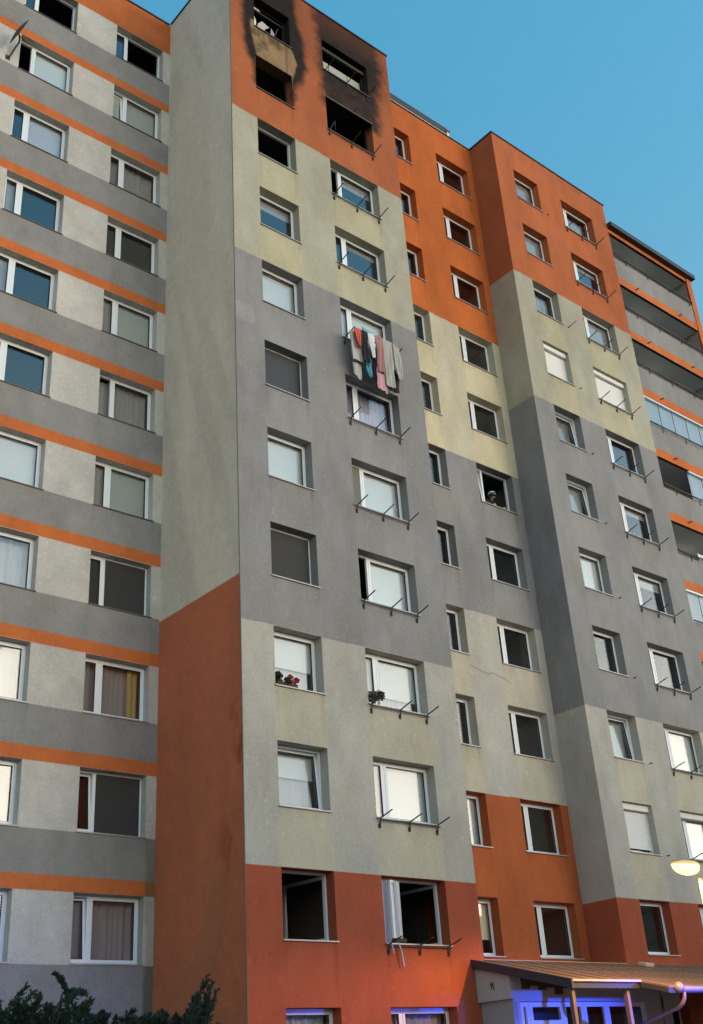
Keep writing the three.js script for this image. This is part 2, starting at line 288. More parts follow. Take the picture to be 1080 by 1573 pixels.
// ---- tall sections: plaster bands with their windows
function section(R, mat, cuts, colKeys, z, names) {
  cuts = [GY, ...cuts, ROOF];
  for (let i = 0; i + 1 < cuts.length; i++) {
    const holes = [];
    for (const c of colKeys) for (let k = 0; k < 12; k++) if (W[c][k] && T(k) <= cuts[i + 1] + 0.01 && B(k) >= cuts[i]) holes.push([...cols[c], B(k), T(k)]);
    const m = mesh('plaster_wall', wallGeo(R.x, R.x + R.w, cuts[i], cuts[i + 1], holes, z, D, R), mat, block);
    m.userData.label = names[i];
  }
}
section(R1, M1, [T(1), T(3), T(7), T(9)], ['a', 'b'], 0, ['orange plaster at the foot', 'beige plaster', 'grey plaster', 'yellowish plaster', 'soot-stained orange plaster at the top']);
section(R2, M2, [T(2), T(4), T(6), T(8)], ['n', 's'], Z2, ['orange plaster at the foot', 'beige plaster', 'grey plaster', 'yellowish plaster', 'orange plaster at the top']);
section(R3, M3, [T(1), T(3), T(7), T(9)], ['c', 'd'], Z3, ['orange plaster at the foot', 'beige plaster', 'grey plaster', 'yellowish plaster', 'orange plaster at the top']);
const splitOf = { a: null, b: 0.575, n: null, s: 0.515, c: null, d: 0.565 };
for (const [c, z] of [['a', 0], ['b', 0], ['n', Z2], ['s', Z2], ['c', Z3], ['d', Z3]]) for (let k = 0; k < 12; k++) {
  if (!W[c][k]) continue;
  windowAt(cols[c][0], B(k), z, cols[c][1] - cols[c][0], T(k) - B(k), W[c][k], splitOf[c], D, W[c][k].burnt ? sillDark : sillM);
}
// side walls of the projecting sections
function sideWall(x, z0, z1, y0, y1, paint, flip, label, ppm = 40) {
  const R = { x: z0, y: y0, w: z1 - z0, h: y1 - y0 };
  const g = new THREE.PlaneGeometry(z1 - z0, y1 - y0).rotateY(-Math.PI / 2).translate(x, (y0 + y1) / 2, (z0 + z1) / 2);
  const m = mesh('side_wall', g, wallMat(R, paint, ppm), block); m.userData.label = label; return m;
}
sideWall(0, ZW, 0, GY, ROOF, (z, y) => {
  let c = y > 12.72 ? C.side : C.sideLow;
  const n = fbm(z * 1.3 + 40, y * 0.35), n2 = fbm(z * 3 + 11, y * 3);
  let m = 0.86 + 0.22 * n + 0.10 * n2 + (hash(Math.floor(z * 40), Math.floor(y * 40)) - .5) * 0.16 + (fbm(z * 6 + y * 3, y * 6 - z * 2) - .5) * 0.14;
  if (y < 12.72) { const b = sm(0.56, 0.72, fbm(z * 1.1 + 3, y * 0.9 + 2)) * sm(-1.3, -0.1, z); c = [c[0] * (1 - 0.25 * b), c[1] * (1 - 0.5 * b), c[2] * (1 - 0.55 * b)]; const al = sm(0.45, 0.7, fbm(z * 0.9 + 9, y * 0.5 + 1)) * 0.25 * sm(12, 3, y); c = [c[0] * (1 - al * .6), c[1] * (1 - al * 0.1), c[2]]; }
  else { const st = sm(0.55, 0.8, vn(z * 0.8 + y * 0.35, y * 0.25 + z)) * 0.09; m -= st; }
  return c.map(v => v * m);
}, 0, 'grey and orange side wall of the projecting section');
sideWall(X2, Z2, Z3, GY, ROOF, (z, y) => weather(zone1(y), z, y, [], 5.1), 0, 'narrow side wall beside the stairwell windows');
sideWall(X1, Z2, 0, GY, ROOF, (z, y) => weather(zone1(y), z, y, [], 2.2), 0, 'narrow side wall facing the stairwell windows');
sideWall(X3, -1.95, Z3, GY, ROOF, (z, y) => weather(y > 34.2 ? C.orangeTop : C.spandrel, z, y, [], 1.2), 0, 'side wall inside the balconies', 20);
mesh('corner_profile', bx(-0.006, 0.014, GY, ROOF, -0.014, 0.006), std([0.13, 0.115, 0.09], 0.9), block);
// ---- striped wing
const wingX0 = -16;
const RW = { x: wingX0, y: GY, w: -wingX0, h: ROOF - GY };
const wingCols = { R: [-2.05, -0.28], L: [-5.255, -3.484], M: [-8.46, -6.689] };
const MW = wallMat(RW, (x, y) => {
  const k = Math.floor((y - BW(0)) / FH), f = y - BW(k);
  let c, L = 0;
  if (y > TW(11)) c = C.stripe; else if (y < BW(1)) c = C.spandrel; else if (f < TW(0) - BW(0)) { c = C.pale; L = 1; } else if (f < TW(0) - BW(0) + 0.335) c = C.stripe; else c = C.spandrel;
  let m = 1 + (hash(Math.floor(x * 40), Math.floor(y * 40)) - .5) * 0.15 + (fbm(x * 0.6, y * 0.5) - .5) * 0.26 + (fbm(x * 2.4, y * 2) - .5) * 0.3;
  const pan = hash(Math.floor((x + 0.28) / 1.602 + 50), k + 3); m += (pan - .5) * 0.05;
  if (L && vn(x * 15, y * 15) > 0.88) m += 0.15;
  if (y > TW(11)) m *= 0.86;
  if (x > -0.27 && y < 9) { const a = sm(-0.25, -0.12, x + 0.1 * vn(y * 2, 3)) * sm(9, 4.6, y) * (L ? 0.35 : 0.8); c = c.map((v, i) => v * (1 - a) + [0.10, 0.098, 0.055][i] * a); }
  if (f > 1.85 && f < 2.8) { for (const xx of [-0.28, -2.05, -3.48, -5.25]) m -= 0.10 * Math.exp(-(((x - xx) / 0.05) ** 2)) * vn(k * 3.1, xx * 5) * sm(1.8, 2.8, f); }
  const wm = (fbm(x * 1.5 + 9, y * 1.5) - .5) * .10; return [c[0] * m * (1 + wm * .4), c[1] * m, c[2] * m * (1 - wm)];
}, 36);
for (let k = 0; k < 12; k++) {
  if (k) mesh('grey_spandrel', wallGeo(wingX0, 0, TW(k - 1) + 0.335, BW(k), [], ZW, 0.25, RW), MW, block);
  else mesh('grey_spandrel', wallGeo(wingX0, 0, GY, BW(0), [], ZW, 0.25, RW), MW, block);
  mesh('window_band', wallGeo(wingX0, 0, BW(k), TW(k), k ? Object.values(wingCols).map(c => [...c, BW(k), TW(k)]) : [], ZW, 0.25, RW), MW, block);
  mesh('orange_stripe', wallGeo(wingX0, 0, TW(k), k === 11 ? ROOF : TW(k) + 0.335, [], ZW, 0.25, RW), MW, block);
  if (k) for (const c of ['R', 'L', 'M']) windowAt(wingCols[c][0], BW(k), ZW, 1.77, TW(k) - BW(k), W[c][k], 0.5, 0.235, k > 3 ? sillDark : sillM, 0.03);
}
// ---- inside: floors, partitions, rear wall, roof
for (let k = 0; k <= 12; k++) {
  const y = FH * k + 0.80, yb = y - 0.22;
  if (k < 12) {
    mesh('floor_slab', [bx(0.02, X1 - 0.02, yb, y, -6, -0.392), bx(X1 + 0.02, X2 - 0.02, yb, y, -6, Z2 - 0.392), bx(X2 + 0.02, X3 - 0.02, yb, y, -6, Z3 - 0.392), bx(wingX0, -0.02, yb - 0.1, y - 0.1, -8.5, ZW - 0.345)], k > 9 ? charM2 : roomM, block);
  }
}
for (const [x, z] of [[3.13, -0.392], [10.0, Z2 - 0.392], [16.0, Z3 - 0.392]]) mesh('partition_wall', bx(x - 0.06, x + 0.06, GY, 34.8, -6, z), roomM, block);
for (const [x, z] of [[X1, Z2 - 0.392], [X2, Z2 - 0.392]]) mesh('partition_wall', bx(x - 0.02 + (x === X1 ? 0.03 : -0.08), x + (x === X1 ? 0.1 : -0.02), GY, 34.8, -6, z), roomM, block);
for (const x of [-2.76, -5.97]) mesh('partition_wall', bx(x - 0.06, x + 0.06, GY, 34.8, -8.5, ZW - 0.345), roomM, block);
mesh('rear_wall', [bx(0.02, XG, GY, ROOF - 0.1, -6.3, -6), bx(wingX0, 0.0, GY, ROOF - 0.1, -8.8, -8.5), bx(-0.06, 0.02, GY, ROOF - 0.1, -8.5, ZW - 0.36), bx(wingX0 - 0.3, wingX0, GY, ROOF, -8.8, ZW), bx(X3 + .02, X3 + .1, GY, ROOF - 0.3, -6, -1.95)], roomM, block);
mesh('roof_slab', [bx(0.02, X1 - 0.01, 34.75, ROOF - 0.08, -6.3, -0.395), bx(X1, X2, 34.75, ROOF - 0.08, -6.3, Z2 - 0.395), bx(X2 + 0.02, X3, 34.75, ROOF - 0.08, -6.3, Z3 - 0.395), bx(wingX0, 0, 34.75, ROOF - 0.08, -8.8, ZW - 0.36)], roomM, block);
{ // parapet flashings
  const h0 = ROOF, h1 = ROOF + 0.055, o = 0.04;
  mesh('roof_coping', [bx(-o, X1 + o, h0, h1, -0.42, o), bx(-o, 0.35, h0, h1, ZW + 0.06, -0.42), bx(wingX0, -o - 0.002, h0, h1, ZW - 0.4, ZW + o), bx(X2 - o, X3 + o, h0, h1, Z3 - 0.4, Z3 + o), bx(X1 + o + 0.002, X2 - o - 0.002, h0, h1 - 0.02, Z2 - 0.42, Z2 + o), bx(X2 - o, X2 + 0.3, h0, h1, Z2 - 0.42, Z3 - 0.402)], copingM, block);
  mesh('roof_upstand', bx(X1 + 0.05, 11.53, h1 - 0.01, 35.87, Z2 - 0.5, Z2 - 0.03), std([0.035, 0.036, 0.04], 0.6), block);
  mesh('roof_flashing', bx(X1 + 0.05, 11.5, h1 + 0.0, h1 + 0.055, Z2 - 0.028, Z2 + 0.012), std([0.55, 0.5, 0.42], 0.4), block);
  const v = sub('roof_vent', block, [11.66, h1 - 0.02, Z2 - 0.12]);
  mesh('vent_pipe', bx(-0.02, 0.09, 0, 0.36, -0.06, 0.06), std([0.75, 0.74, 0.7], 0.5), v);
  mesh('vent_cap', bx(-0.15, 0.12, 0.361, 0.47, -0.12, 0.12), galv, v);
}
// ---- balcony section on the right
const zG = -0.25, RG = { x: X3, y: GY, w: XG - X3, h: 34.1 - GY };
const MG = wallMat(RG, (x, y) => {
  const k = Math.floor((y - (T(0) - 0.1)) / FH), f = y - (T(0) - 0.1) - k * FH;
  let c = (f < 0.37 || x > 25.62) ? C.stripe : C.spandrel;
  return weather(c, x, y, [], 6.3);
}, 30);
for (let k = 1; k < 12; k++) {
  const t = T(k), b = T(k) - 1.5;
  mesh('parapet', wallGeo(X3 + 0.003, 25.6, T(k - 1) + 0.27, b, [], zG, 0.03, RG), MG, block);
  mesh('parapet', bx(X3 + 0.003, 25.6, b, b + 0.02, zG - 0.13, zG + 0.01), MG, block).visible = true;
  mesh('slab_edge', wallGeo(X3 + 0.003, 25.6, t - 0.1, t + 0.27, [], zG, 0.03, RG), MG, block);
  mesh('balcony_slab', bx(X3 + 0.002, 25.6, t - 0.098, t + 0.1, -1.93, zG - 0.125), std([0.78, 0.77, 0.74], 0.9), block);
  const rail = [rod([X3 + 0.03, b + 0.14, zG + 0.05], [25.58, b + 0.14, zG + 0.05], 0.03), rod([X3 + 0.03, b + 0.07, zG + 0.03], [25.58, b + 0.07, zG + 0.03], 0.014)];
  for (let x = 20.7; x < 25.5; x += 1.55) rail.push(rod([x, b - 0.12, zG + 0.02], [x, b + 0.14, zG + 0.05], 0.016));
  mesh('railing', rail, ironM, block);
  for (const x of [21.1, 24.2]) mesh('drain_spout', rod([x, t + 0.12, zG], [x, t + 0.10, zG + 0.16], 0.025), ironM, block);
}
mesh('end_pier', wallGeo(25.6, XG, GY, 34.1, [], zG + 0.03, 0.03, RG), MG, block);
mesh('end_wall', [bx(25.6, XG, GY, 34.1, -6, zG - 0.092)], std(C.spandrel, 0.9), block);
mesh('balcony_rear_wall', bx(X3 + 0.1, 25.6, GY, 34.1, -2.1, -1.95), std([0.72, 0.71, 0.69], 0.9), block);
for (let k = 1; k < 12; k++) { // balcony doors in the shade
  const y = FH * k + 0.9, g = sub('balcony_door', block, [0, 0, 0]);
  for (const x of [20.4, 23.2]) { mesh('frame', ring(x, x + 1.6, y, y + 2.15, 0.08, -1.948, -1.90), white, g); mesh('pane', bx(x + 0.08, x + 1.52, y + 0.08, y + 2.07, -1.94, -1.93), std([0.03, 0.035, 0.04], 0.08), g); }
}
mesh('balcony_roof', [bx(X3 + 0.005, XG + 0.12, 34.1, 34.33, -6.3, -0.02)], std([0.022, 0.022, 0.025], 0.5), block);
{ // glazed balconies
  const glaze = (k, x0, x1, n) => {
    const b = T(k) - 1.48, t = T(k) - 0.1, g = sub('balcony_glazing', block);
    const fr = [bx(x0, x1, t - 0.07, t - 0.003, zG - 0.09, zG - 0.01), bx(x0, x1, b + 0.003, b + 0.06, zG - 0.09, zG - 0.01)];
    mesh('frame', fr, white, g);
    for (let i = 0; i < n; i++) { const a = x0 + (x1 - x0) * i / n, c = x0 + (x1 - x0) * (i + 1) / n; mesh('pane', new THREE.PlaneGeometry(c - a - 0.012, t - b - 0.13).translate((a + c) / 2, (t + b) / 2, zG - 0.05), glassM, g); if (i) mesh('pane_edge', bx(a - 0.008, a + 0.008, b + 0.061, t - 0.071, zG - 0.06, zG - 0.04), gasket, g); }
    mesh('balcony_blind', bx(x0 + 0.05, x1 - 0.05, b + 0.08, t - 0.08, zG - 0.14, zG - 0.135), std([0.22, 0.30, 0.36], 0.6), g);
  };
  glaze(8, X3 + 0.03, 25.5, 6); glaze(7, 22.0, 25.5, 4); glaze(5, X3 + 0.03, 25.5, 7);
}
// ---- clothes-drying brackets under the wide windows
function rack(x0, z, y, w, o = {}) {
  const g = sub('drying_rack', block, [x0, y, z]);
  [0.06, w / 2 - 0.01, w - 0.11].forEach((x, i) => {
    if (o.skip?.includes(i)) return;
    const p = [rod([x, -0.21, 0.028], [x, 0.0, 0.062], 0.017), new THREE.SphereGeometry(0.018, 8, 6).translate(x, 0, 0.062)];
    if (o.fold && i === 0) p.push(rod([x, 0, 0.062], [x + 0.18, 0.42, 0.12], 0.014), rod([x + 0.18, 0.42, 0.12], [x + 0.2, 0.05, 0.1], 0.010));
    else p.push(rod([x, 0, 0.062], [x, 0.11, 0.49], 0.017));
    p.push(bx(x - 0.035, x + 0.035, -0.23, -0.12, 0.001, 0.02));
    mesh('bracket', p, ironM, g);
  });
  mesh('rail', rod([0.03, -0.045, 0.06], [w - 0.05, -0.045, 0.06], 0.013), ironM, g);
  return g;
}
for (let k = 1; k < 12; k++) {
  rack(cols.b[0], 0, B(k), 2.055, k === 10 ? { fold: 1 } : k === 1 ? { skip: [] } : {});
  if (k > 1) rack(cols.d[0], Z3, B(k), 2.043);
  if (k > 1 && k !== 10) mesh('wall_hook', [rod([15.62, B(k) + 0.02, Z3], [15.62, B(k) + 0.03, Z3 + 0.09], 0.02), ...(k === 9 ? [rod([15.62, B(k) + 0.02, Z3 + 0.02], [15.62, B(k) + 0.1, Z3 + 0.4], 0.012)] : [])], ironM, block);
}
// ---- burnt flat: what the fire left behind
{
  const hang = std([0.75, 0.76, 0.72], 0.8), glassy = std([0.36, 0.35, 0.30], 0.6);
  const tat = (pts, z, m) => { const s = new THREE.Shape(pts.map(p => new THREE.Vector2(...p))); const g = new THREE.ExtrudeGeometry(s, { depth: 0.012, bevelEnabled: false, curveSegments: 3 }); g.translate(0, 0, z); return mesh('burnt_sheet', g, m, block); };
  const a0 = cols.a[0], b0 = cols.b[0], y = B(11);
  tat([[a0 + .05, y + .35], [a0 + .30, y + .30], [a0 + .34, y + .85], [a0 + .22, y + 1.12], [a0 + .05, y + 1.15]], -0.36, hang);
  tat([[a0 + .38, y + .30], [a0 + .62, y + .34], [a0 + .72, y + .75], [a0 + .9, y + .95], [a0 + .6, y + 1.05], [a0 + .42, y + .8]], -0.38, std([0.45, 0.45, 0.46], 0.8));
  tat([[a0 + .9, y + .30], [a0 + 1.12, y + .26], [a0 + 1.10, y + .8], [a0 + .98, y + 1.0]], -0.38, std([0.34, 0.34, 0.35], 0.8));
  tat([[a0 + .2, y + 1.38], [a0 + .5, y + 1.36], [a0 + .42, y + 1.46], [a0 + .25, y + 1.47]], -0.33, hang);
  mesh('burnt_lath', [rod([a0 + .02, y + 1.30, -0.33], [a0 + 1.44, y + 1.24, -0.30], 0.035), rod([a0 + .9, y + .05, -.36], [a0 + 1.3, y + 1.25, -.40], 0.03)], charM2, block);
  for (const [p, q] of [[0.06, 0.52], [0.55, 1.36], [1.39, 1.95]]) mesh('smoky_panel', bx(b0 + p, b0 + q, y + 0.06, y + 0.92, -0.34, -0.325), glassy, block);
  mesh('burnt_blind_box', [bx(b0 + 0.02, b0 + 2.02, y + 1.22, y + 1.36, -0.26, -0.14)], charM2, block);
  mesh('burnt_edge', bx(b0, b0 + 2.055, T(10) + 0.002, T(10) + 0.05, 0.002, 0.03), std([0.09, 0.088, 0.085], 0.7), block);
  const soot = bx; // rooms behind are charred black
  mesh('charred_wall', [soot(0.06, 6.9, 28.9, 34.7, -3.1, -3.0)], charM, block);
}
// ---- low right window of the near section: sash open outward edge, curtain blown out over the sill
{
  const g = sub('blown_curtain', block, [cols.b[0], B(1), 0]);
  mesh('curtain', curtainGeo(0.10, 0.36, 0.02, 1.43, -0.14, 0.05, 20), netLilac, g);
  mesh('open_sash', ring(-0.30, 0, 0.09, 1.42, 0.06, -0.05, 0).map(q => q), white, g).position.set(0.56, 0, -0.12);
  g.children[1].rotation.y = 0.35;
  mesh('curtain', curtainGeo(0.42, 0.60, 0.14, 1.40, -0.05, 0.02, 12), std([0.55, 0.53, 0.58], 0.9), g);
  mesh('sash_foot', new RoundedBoxGeometry(0.38, 0.10, 0.10, 2, 0.02).translate(0.42, 0.085, 0.0), charM2, g);
  mesh('curtain_strand', tube([[0.34, 0.06, 0.02], [0.36, -0.1, 0.08], [0.38, -0.22, 0.09], [0.42, -0.48, 0.085]], 0.022, 20, 6), netLilac, g);
  mesh('curtain_strand', tube([[0.12, 0.04, 0.02], [0.13, -0.08, 0.07], [0.16, -0.2, 0.06]], 0.018, 12, 6), netLilac, g);
}

// ------------------------------------------------------------------ ground
{
  const gt = dataTex(256, 256, (i, j) => { const v = 0.8 + 0.4 * hash(i, j) + 0.3 * (fbm(i / 20, j / 20) - .5); return [0.055 * v, 0.075 * v, 0.03 * v]; });
  gt.wrapS = gt.wrapT = THREE.RepeatWrapping; gt.repeat.set(300, 300);
  tag(mesh('ground', new THREE.PlaneGeometry(1200, 1200).rotateX(-Math.PI / 2).translate(0, GY - 0.01, 0), new THREE.MeshStandardMaterial({ map: gt, roughness: 1 }), scene), null, null, null, 'structure');
  const at = dataTex(128, 128, (i, j) => { const v = 0.7 + 0.6 * hash(i, j); return [0.06 * v, 0.06 * v, 0.062 * v]; });
  at.wrapS = at.wrapT = THREE.RepeatWrapping; at.repeat.set(40, 8);
  tag(mesh('road', bx(-60, 60, GY - 0.10, GY - 0.004, 6.5, 17), new THREE.MeshStandardMaterial({ map: at, roughness: 0.95 }), scene), null, null, null, 'structure');
  tag(mesh('kerb', [bx(-60, 60, GY - 0.1, GY + 0.1, 6.28, 6.5), bx(-60, 60, GY - 0.1, GY + 0.1, 17, 17.2)], std([0.3, 0.29, 0.27], 0.9), scene), null, null, null, 'structure');
  tag(mesh('pavement', bx(4, 18, GY - 0.1, GY + 0.02, 1.0, 6.28), std([0.22, 0.21, 0.2], 0.9), scene), null, null, null, 'structure');
}
// ------------------------------------------------------------------ low houses and trees across the road, behind the camera: they hide the bright horizon from the lower storeys
{
  const wallM = std([0.26, 0.24, 0.21], 0.9), roofM = std([0.10, 0.07, 0.06], 0.9), paneM = std([0.03, 0.035, 0.04], 0.1);
  const H = thing('terraced_house', 'long low house across the road behind the viewer', 'house', [0, GY, 44]);
  mesh('wall', bx(-30, 72, 0, 9.6, 0, 10), wallM, H);
  const rs = new THREE.Shape([[-0.6, 9.6], [10.6, 9.6], [5, 13.2]].map(p => new THREE.Vector2(...p)));
  mesh('roof', new THREE.ExtrudeGeometry(rs, { depth: 103, bevelEnabled: false }).rotateY(-Math.PI / 2).translate(72.5, 0, 0), roofM, H);
  const N = thing('apartment_block', 'plain apartment block across the street to the right of the viewer', 'apartment building', [78, GY, 18]);
  mesh('wall', bx(0, 12, 0, 17.5, -30, 75), wallM, N); mesh('roof', bx(-0.3, 12.3, 17.5, 17.9, -30.3, 75.3), roofM, N);
  for (let i = 0; i < 30; i++) for (let k = 0; k < 6; k++) mesh('window', bx(-0.05, 0.02, 1.2 + k * 2.8, 2.7 + k * 2.8, -28 + i * 3.4, -26.3 + i * 3.4), paneM, N);
  for (let i = 0; i < 29; i++) for (const y of [1, 4, 7]) mesh('window', bx(-28 + i * 3.5, -26.4 + i * 3.5, y, y + 1.5, -0.02, 0.05), paneM, H);
}
// ------------------------------------------------------------------ entrance canopy
{
  const c = thing('entrance_canopy', 'low entrance canopy with a brown sheet roof, grey side panel and glazed doors lit blue', 'entrance canopy', [0, 0, 0]);
  const ry = z => z < -0.23 ? 4.25 : 4.25 - 0.25 * (z + 0.23);
  const roofTex = dataTex(256, 256, (i, j) => { const n = fbm(i / 22, j / 60), s = hash(i, j); const p = 0.75 + 0.5 * n + 0.16 * (s - .5); const l = sm(.62, .8, fbm(i / 40 + 9, j / 40)); return [0.20 * p + 0.10 * l, 0.130 * p + 0.10 * l, 0.085 * p + 0.10 * l]; });
  roofTex.wrapS = roofTex.wrapT = THREE.RepeatWrapping;
  const roofM = new THREE.MeshStandardMaterial({ map: roofTex, roughness: 0.5, metalness: 0.15, side: THREE.DoubleSide });
  const slope = (x0, x1, z0, z1, th) => { const y0 = ry(z0), y1 = ry(z1), s = new THREE.Shape([[z0, y0], [z1, y1], [z1, y1 - th], [z0, y0 - th]].map(p => new THREE.Vector2(...p))); return new THREE.ExtrudeGeometry(s, { depth: x1 - x0, bevelEnabled: false }).rotateY(-Math.PI / 2).scale(1, 1, 1).translate(x1, 0, 0); };
  let px = 6.56;
  while (px < 18.4) { // metal sheets with standing seams
    const nx = Math.min(18.4, px + 0.61), zF = px < 9.0 ? 2.92 : 3.68;
    mesh('roof_sheet', slope(px + 0.004, nx - 0.004, px < X1 ? 0.002 : (px < X2 ? -0.232 : -0.228), zF, 0.035), roofM, c);
    mesh('seam', slope(nx - 0.008, nx + 0.008, 0.03, zF - 0.01, 0.012).translate(0, 0.013, 0), roofM, c);
    px = nx;
  }
  mesh('roof_flat', bx(X1 + 0.005, X2 - 0.005, 4.20, 4.262, Z2 + 0.003, -0.234), std([0.42, 0.36, 0.32], 0.7), c);
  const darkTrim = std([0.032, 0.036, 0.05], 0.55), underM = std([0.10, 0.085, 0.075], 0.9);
  const fasc = (x0, x1, z0, z1, drop, th) => { const s = new THREE.Shape([[z0, ry(z0) - 0.036 + th], [z1, ry(z1) - 0.036 + th], [z1, ry(z1) - 0.04 - drop], [z0, ry(z0) - 0.04 - drop]].map(p => new THREE.Vector2(...p))); return new THREE.ExtrudeGeometry(s, { depth: x1 - x0, bevelEnabled: false }).rotateY(-Math.PI / 2).translate(x1, 0, 0); };
  mesh('verge_board', fasc(6.50, 6.556, 0.004, 2.96, 0.13, 0.06), darkTrim, c);
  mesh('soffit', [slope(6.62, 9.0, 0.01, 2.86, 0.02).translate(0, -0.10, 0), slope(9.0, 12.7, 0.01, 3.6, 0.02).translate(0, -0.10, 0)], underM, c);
  mesh('eave_board', [bx(6.56, 9.0, ry(2.9) - 0.17, ry(2.9) - 0.037, 2.86, 2.90)], darkTrim, c);
  mesh('eave_strip', [bx(6.56, 9.0, ry(2.93) - 0.03, ry(2.93) + 0.015, 2.925, 2.95)], std([0.5, 0.38, 0.36], 0.5), c);
  mesh('step_verge', fasc(8.95, 8.998, 2.94, 3.68, 0.10, 0.0), darkTrim, c);
  mesh('front_eave_board', bx(9.0, 18.4, ry(3.66) - 0.15, ry(3.66) - 0.037, 3.62, 3.66), darkTrim, c);
  // left side: upper box panel and recessed lower wall
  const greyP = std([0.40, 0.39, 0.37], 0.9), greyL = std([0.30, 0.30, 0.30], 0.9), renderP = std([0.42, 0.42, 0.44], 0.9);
  const side = new THREE.Shape([[0.004, 3.26], [1.06, 3.26], [1.06, ry(1.06) - 0.145], [0.004, ry(0.004) - 0.145]].map(p => new THREE.Vector2(...p)));
  mesh('side_panel', new THREE.ExtrudeGeometry(side, { depth: 0.14, bevelEnabled: false }).rotateY(-Math.PI / 2).translate(6.74, 0, 0), greyP, c);
  mesh('panel_hook', [rod([6.58, 3.66, 0.48], [6.6, 3.5, 0.48], 0.012), rod([6.58, 3.66, 0.55], [6.6, 3.48, 0.56], 0.012), rod([6.60, 3.6, 0.5], [6.575, 3.6, 0.55], 0.02)], darkTrim, c);
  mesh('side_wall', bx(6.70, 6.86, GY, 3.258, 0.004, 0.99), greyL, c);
  mesh('front_wall', [bx(6.742, 12.3, 3.20, ry(1.06) - 0.12, 0.9, 1.0), bx(6.862, 6.96, GY, 3.198, 0.9, 0.99), bx(11.66, 12.3, GY, 3.198, 0.9, 0.995)], renderP, c);
  mesh('wood_gable', [0, 1, 2, 3, 4, 5].map(i => bx(7.05 + i * .29, 7.05 + i * .29 + .285, 3.47 + [.0, .06, -.02, .03, -.12, .02][i], ry(1.06) - 0.125, 1.002, 1.02)), std([0.075, 0.045, 0.03], 0.9), c);
  mesh('end_pier', [bx(12.41, 12.66, GY, 3.3, 0.8, 1.05), bx(12.41, 13.2, 3.02, ry(1.05) - 0.12, 0.9, 1.0)], renderP, c);
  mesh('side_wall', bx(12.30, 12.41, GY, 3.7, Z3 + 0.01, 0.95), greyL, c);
  // doors and side lights
  const frameM = std([0.72, 0.73, 0.75], 0.4);
  const door = (name, x0, x1, y0, trans) => { const g = sub(name, c); const f = ring(x0, x1, y0, 3.185, 0.10, 0.90, 0.97); if (trans) f.push(bx(x0 + 0.1, x1 - 0.1, 2.66, 2.80, 0.90, 0.968)); mesh('frame', f, frameM, g); mesh('pane', new THREE.PlaneGeometry(x1 - x0 - 0.2, (trans ? 0.285 : 3.085 - y0 - 0.1)).translate((x0 + x1) / 2, trans ? 2.9425 : (3.085 + y0 + 0.1) / 2, 0.93), glassM, g); if (trans) mesh('pane', new THREE.PlaneGeometry(x1 - x0 - 0.2, 2.56 - y0).translate((x0 + x1) / 2, (2.66 + y0 + 0.1) / 2, 0.93), glassM, g); if (name === 'door') mesh('handle', [rod([x1 - 0.05, 0.75, 0.99], [x1 - 0.05, 1.15, 0.99], 0.015)], galv, g); return g; };
  door('side_light', 6.965, 7.27, GY + .05); door('door', 7.28, 8.46, GY + 0.05, 1); door('side_light', 8.47, 9.22, GY + .05); door('side_light', 9.23, 10.10, GY + .05); door('side_light', 10.11, 11.66, GY + .05);
  mesh('lobby_wall', bx(6.97, 12.28, GY, 3.6, Z2 + 0.05, Z2 + 0.1), std([0.12, 0.12, 0.13], 0.9), c);
  for (const x of [6.63, 8.56]) mesh('post', bx(x, x + 0.10, GY, ry(2.78) - 0.12, 2.72, 2.82), std([0.17, 0.12, 0.10], 0.6), c);
  mesh('post', bx(12.1, 12.2, GY, ry(3.4) - 0.12, 3.36, 3.46), std([0.17, 0.12, 0.10], 0.6), c);
  // gutter with its hopper and the slanting downpipe
  const gm = std([0.26, 0.23, 0.22], 0.45, { metalness: 0.2 });
  mesh('gutter', rod([9.42, 3.20, 3.72], [18.4, 3.22, 3.72], 0.07, 14), gm, c);
  mesh('gutter_end', new THREE.SphereGeometry(0.12, 18, 14).translate(9.32, 3.24, 3.70), gm, c);
  mesh('downpipe', tube([[9.46, 3.18, 3.72], [9.47, 3.02, 3.7], [9.48, 2.90, 3.6], [9.75, 2.72, 2.75], [10.05, 2.55, 1.9], [10.1, 2.3, 1.5], [10.1, 1.2, 1.45], [10.1, 0, 1.45]], 0.045, 60, 10), std([0.33, 0.22, 0.17], 0.4, { metalness: 0.3 }), c);
  mesh('roof_patch', new RoundedBoxGeometry(0.36, 0.10, 0.3, 2, 0.03).rotateX(0.24).translate(13.0, 4.18, 0.25), std([0.42, 0.38, 0.33], 0.8), c);
}
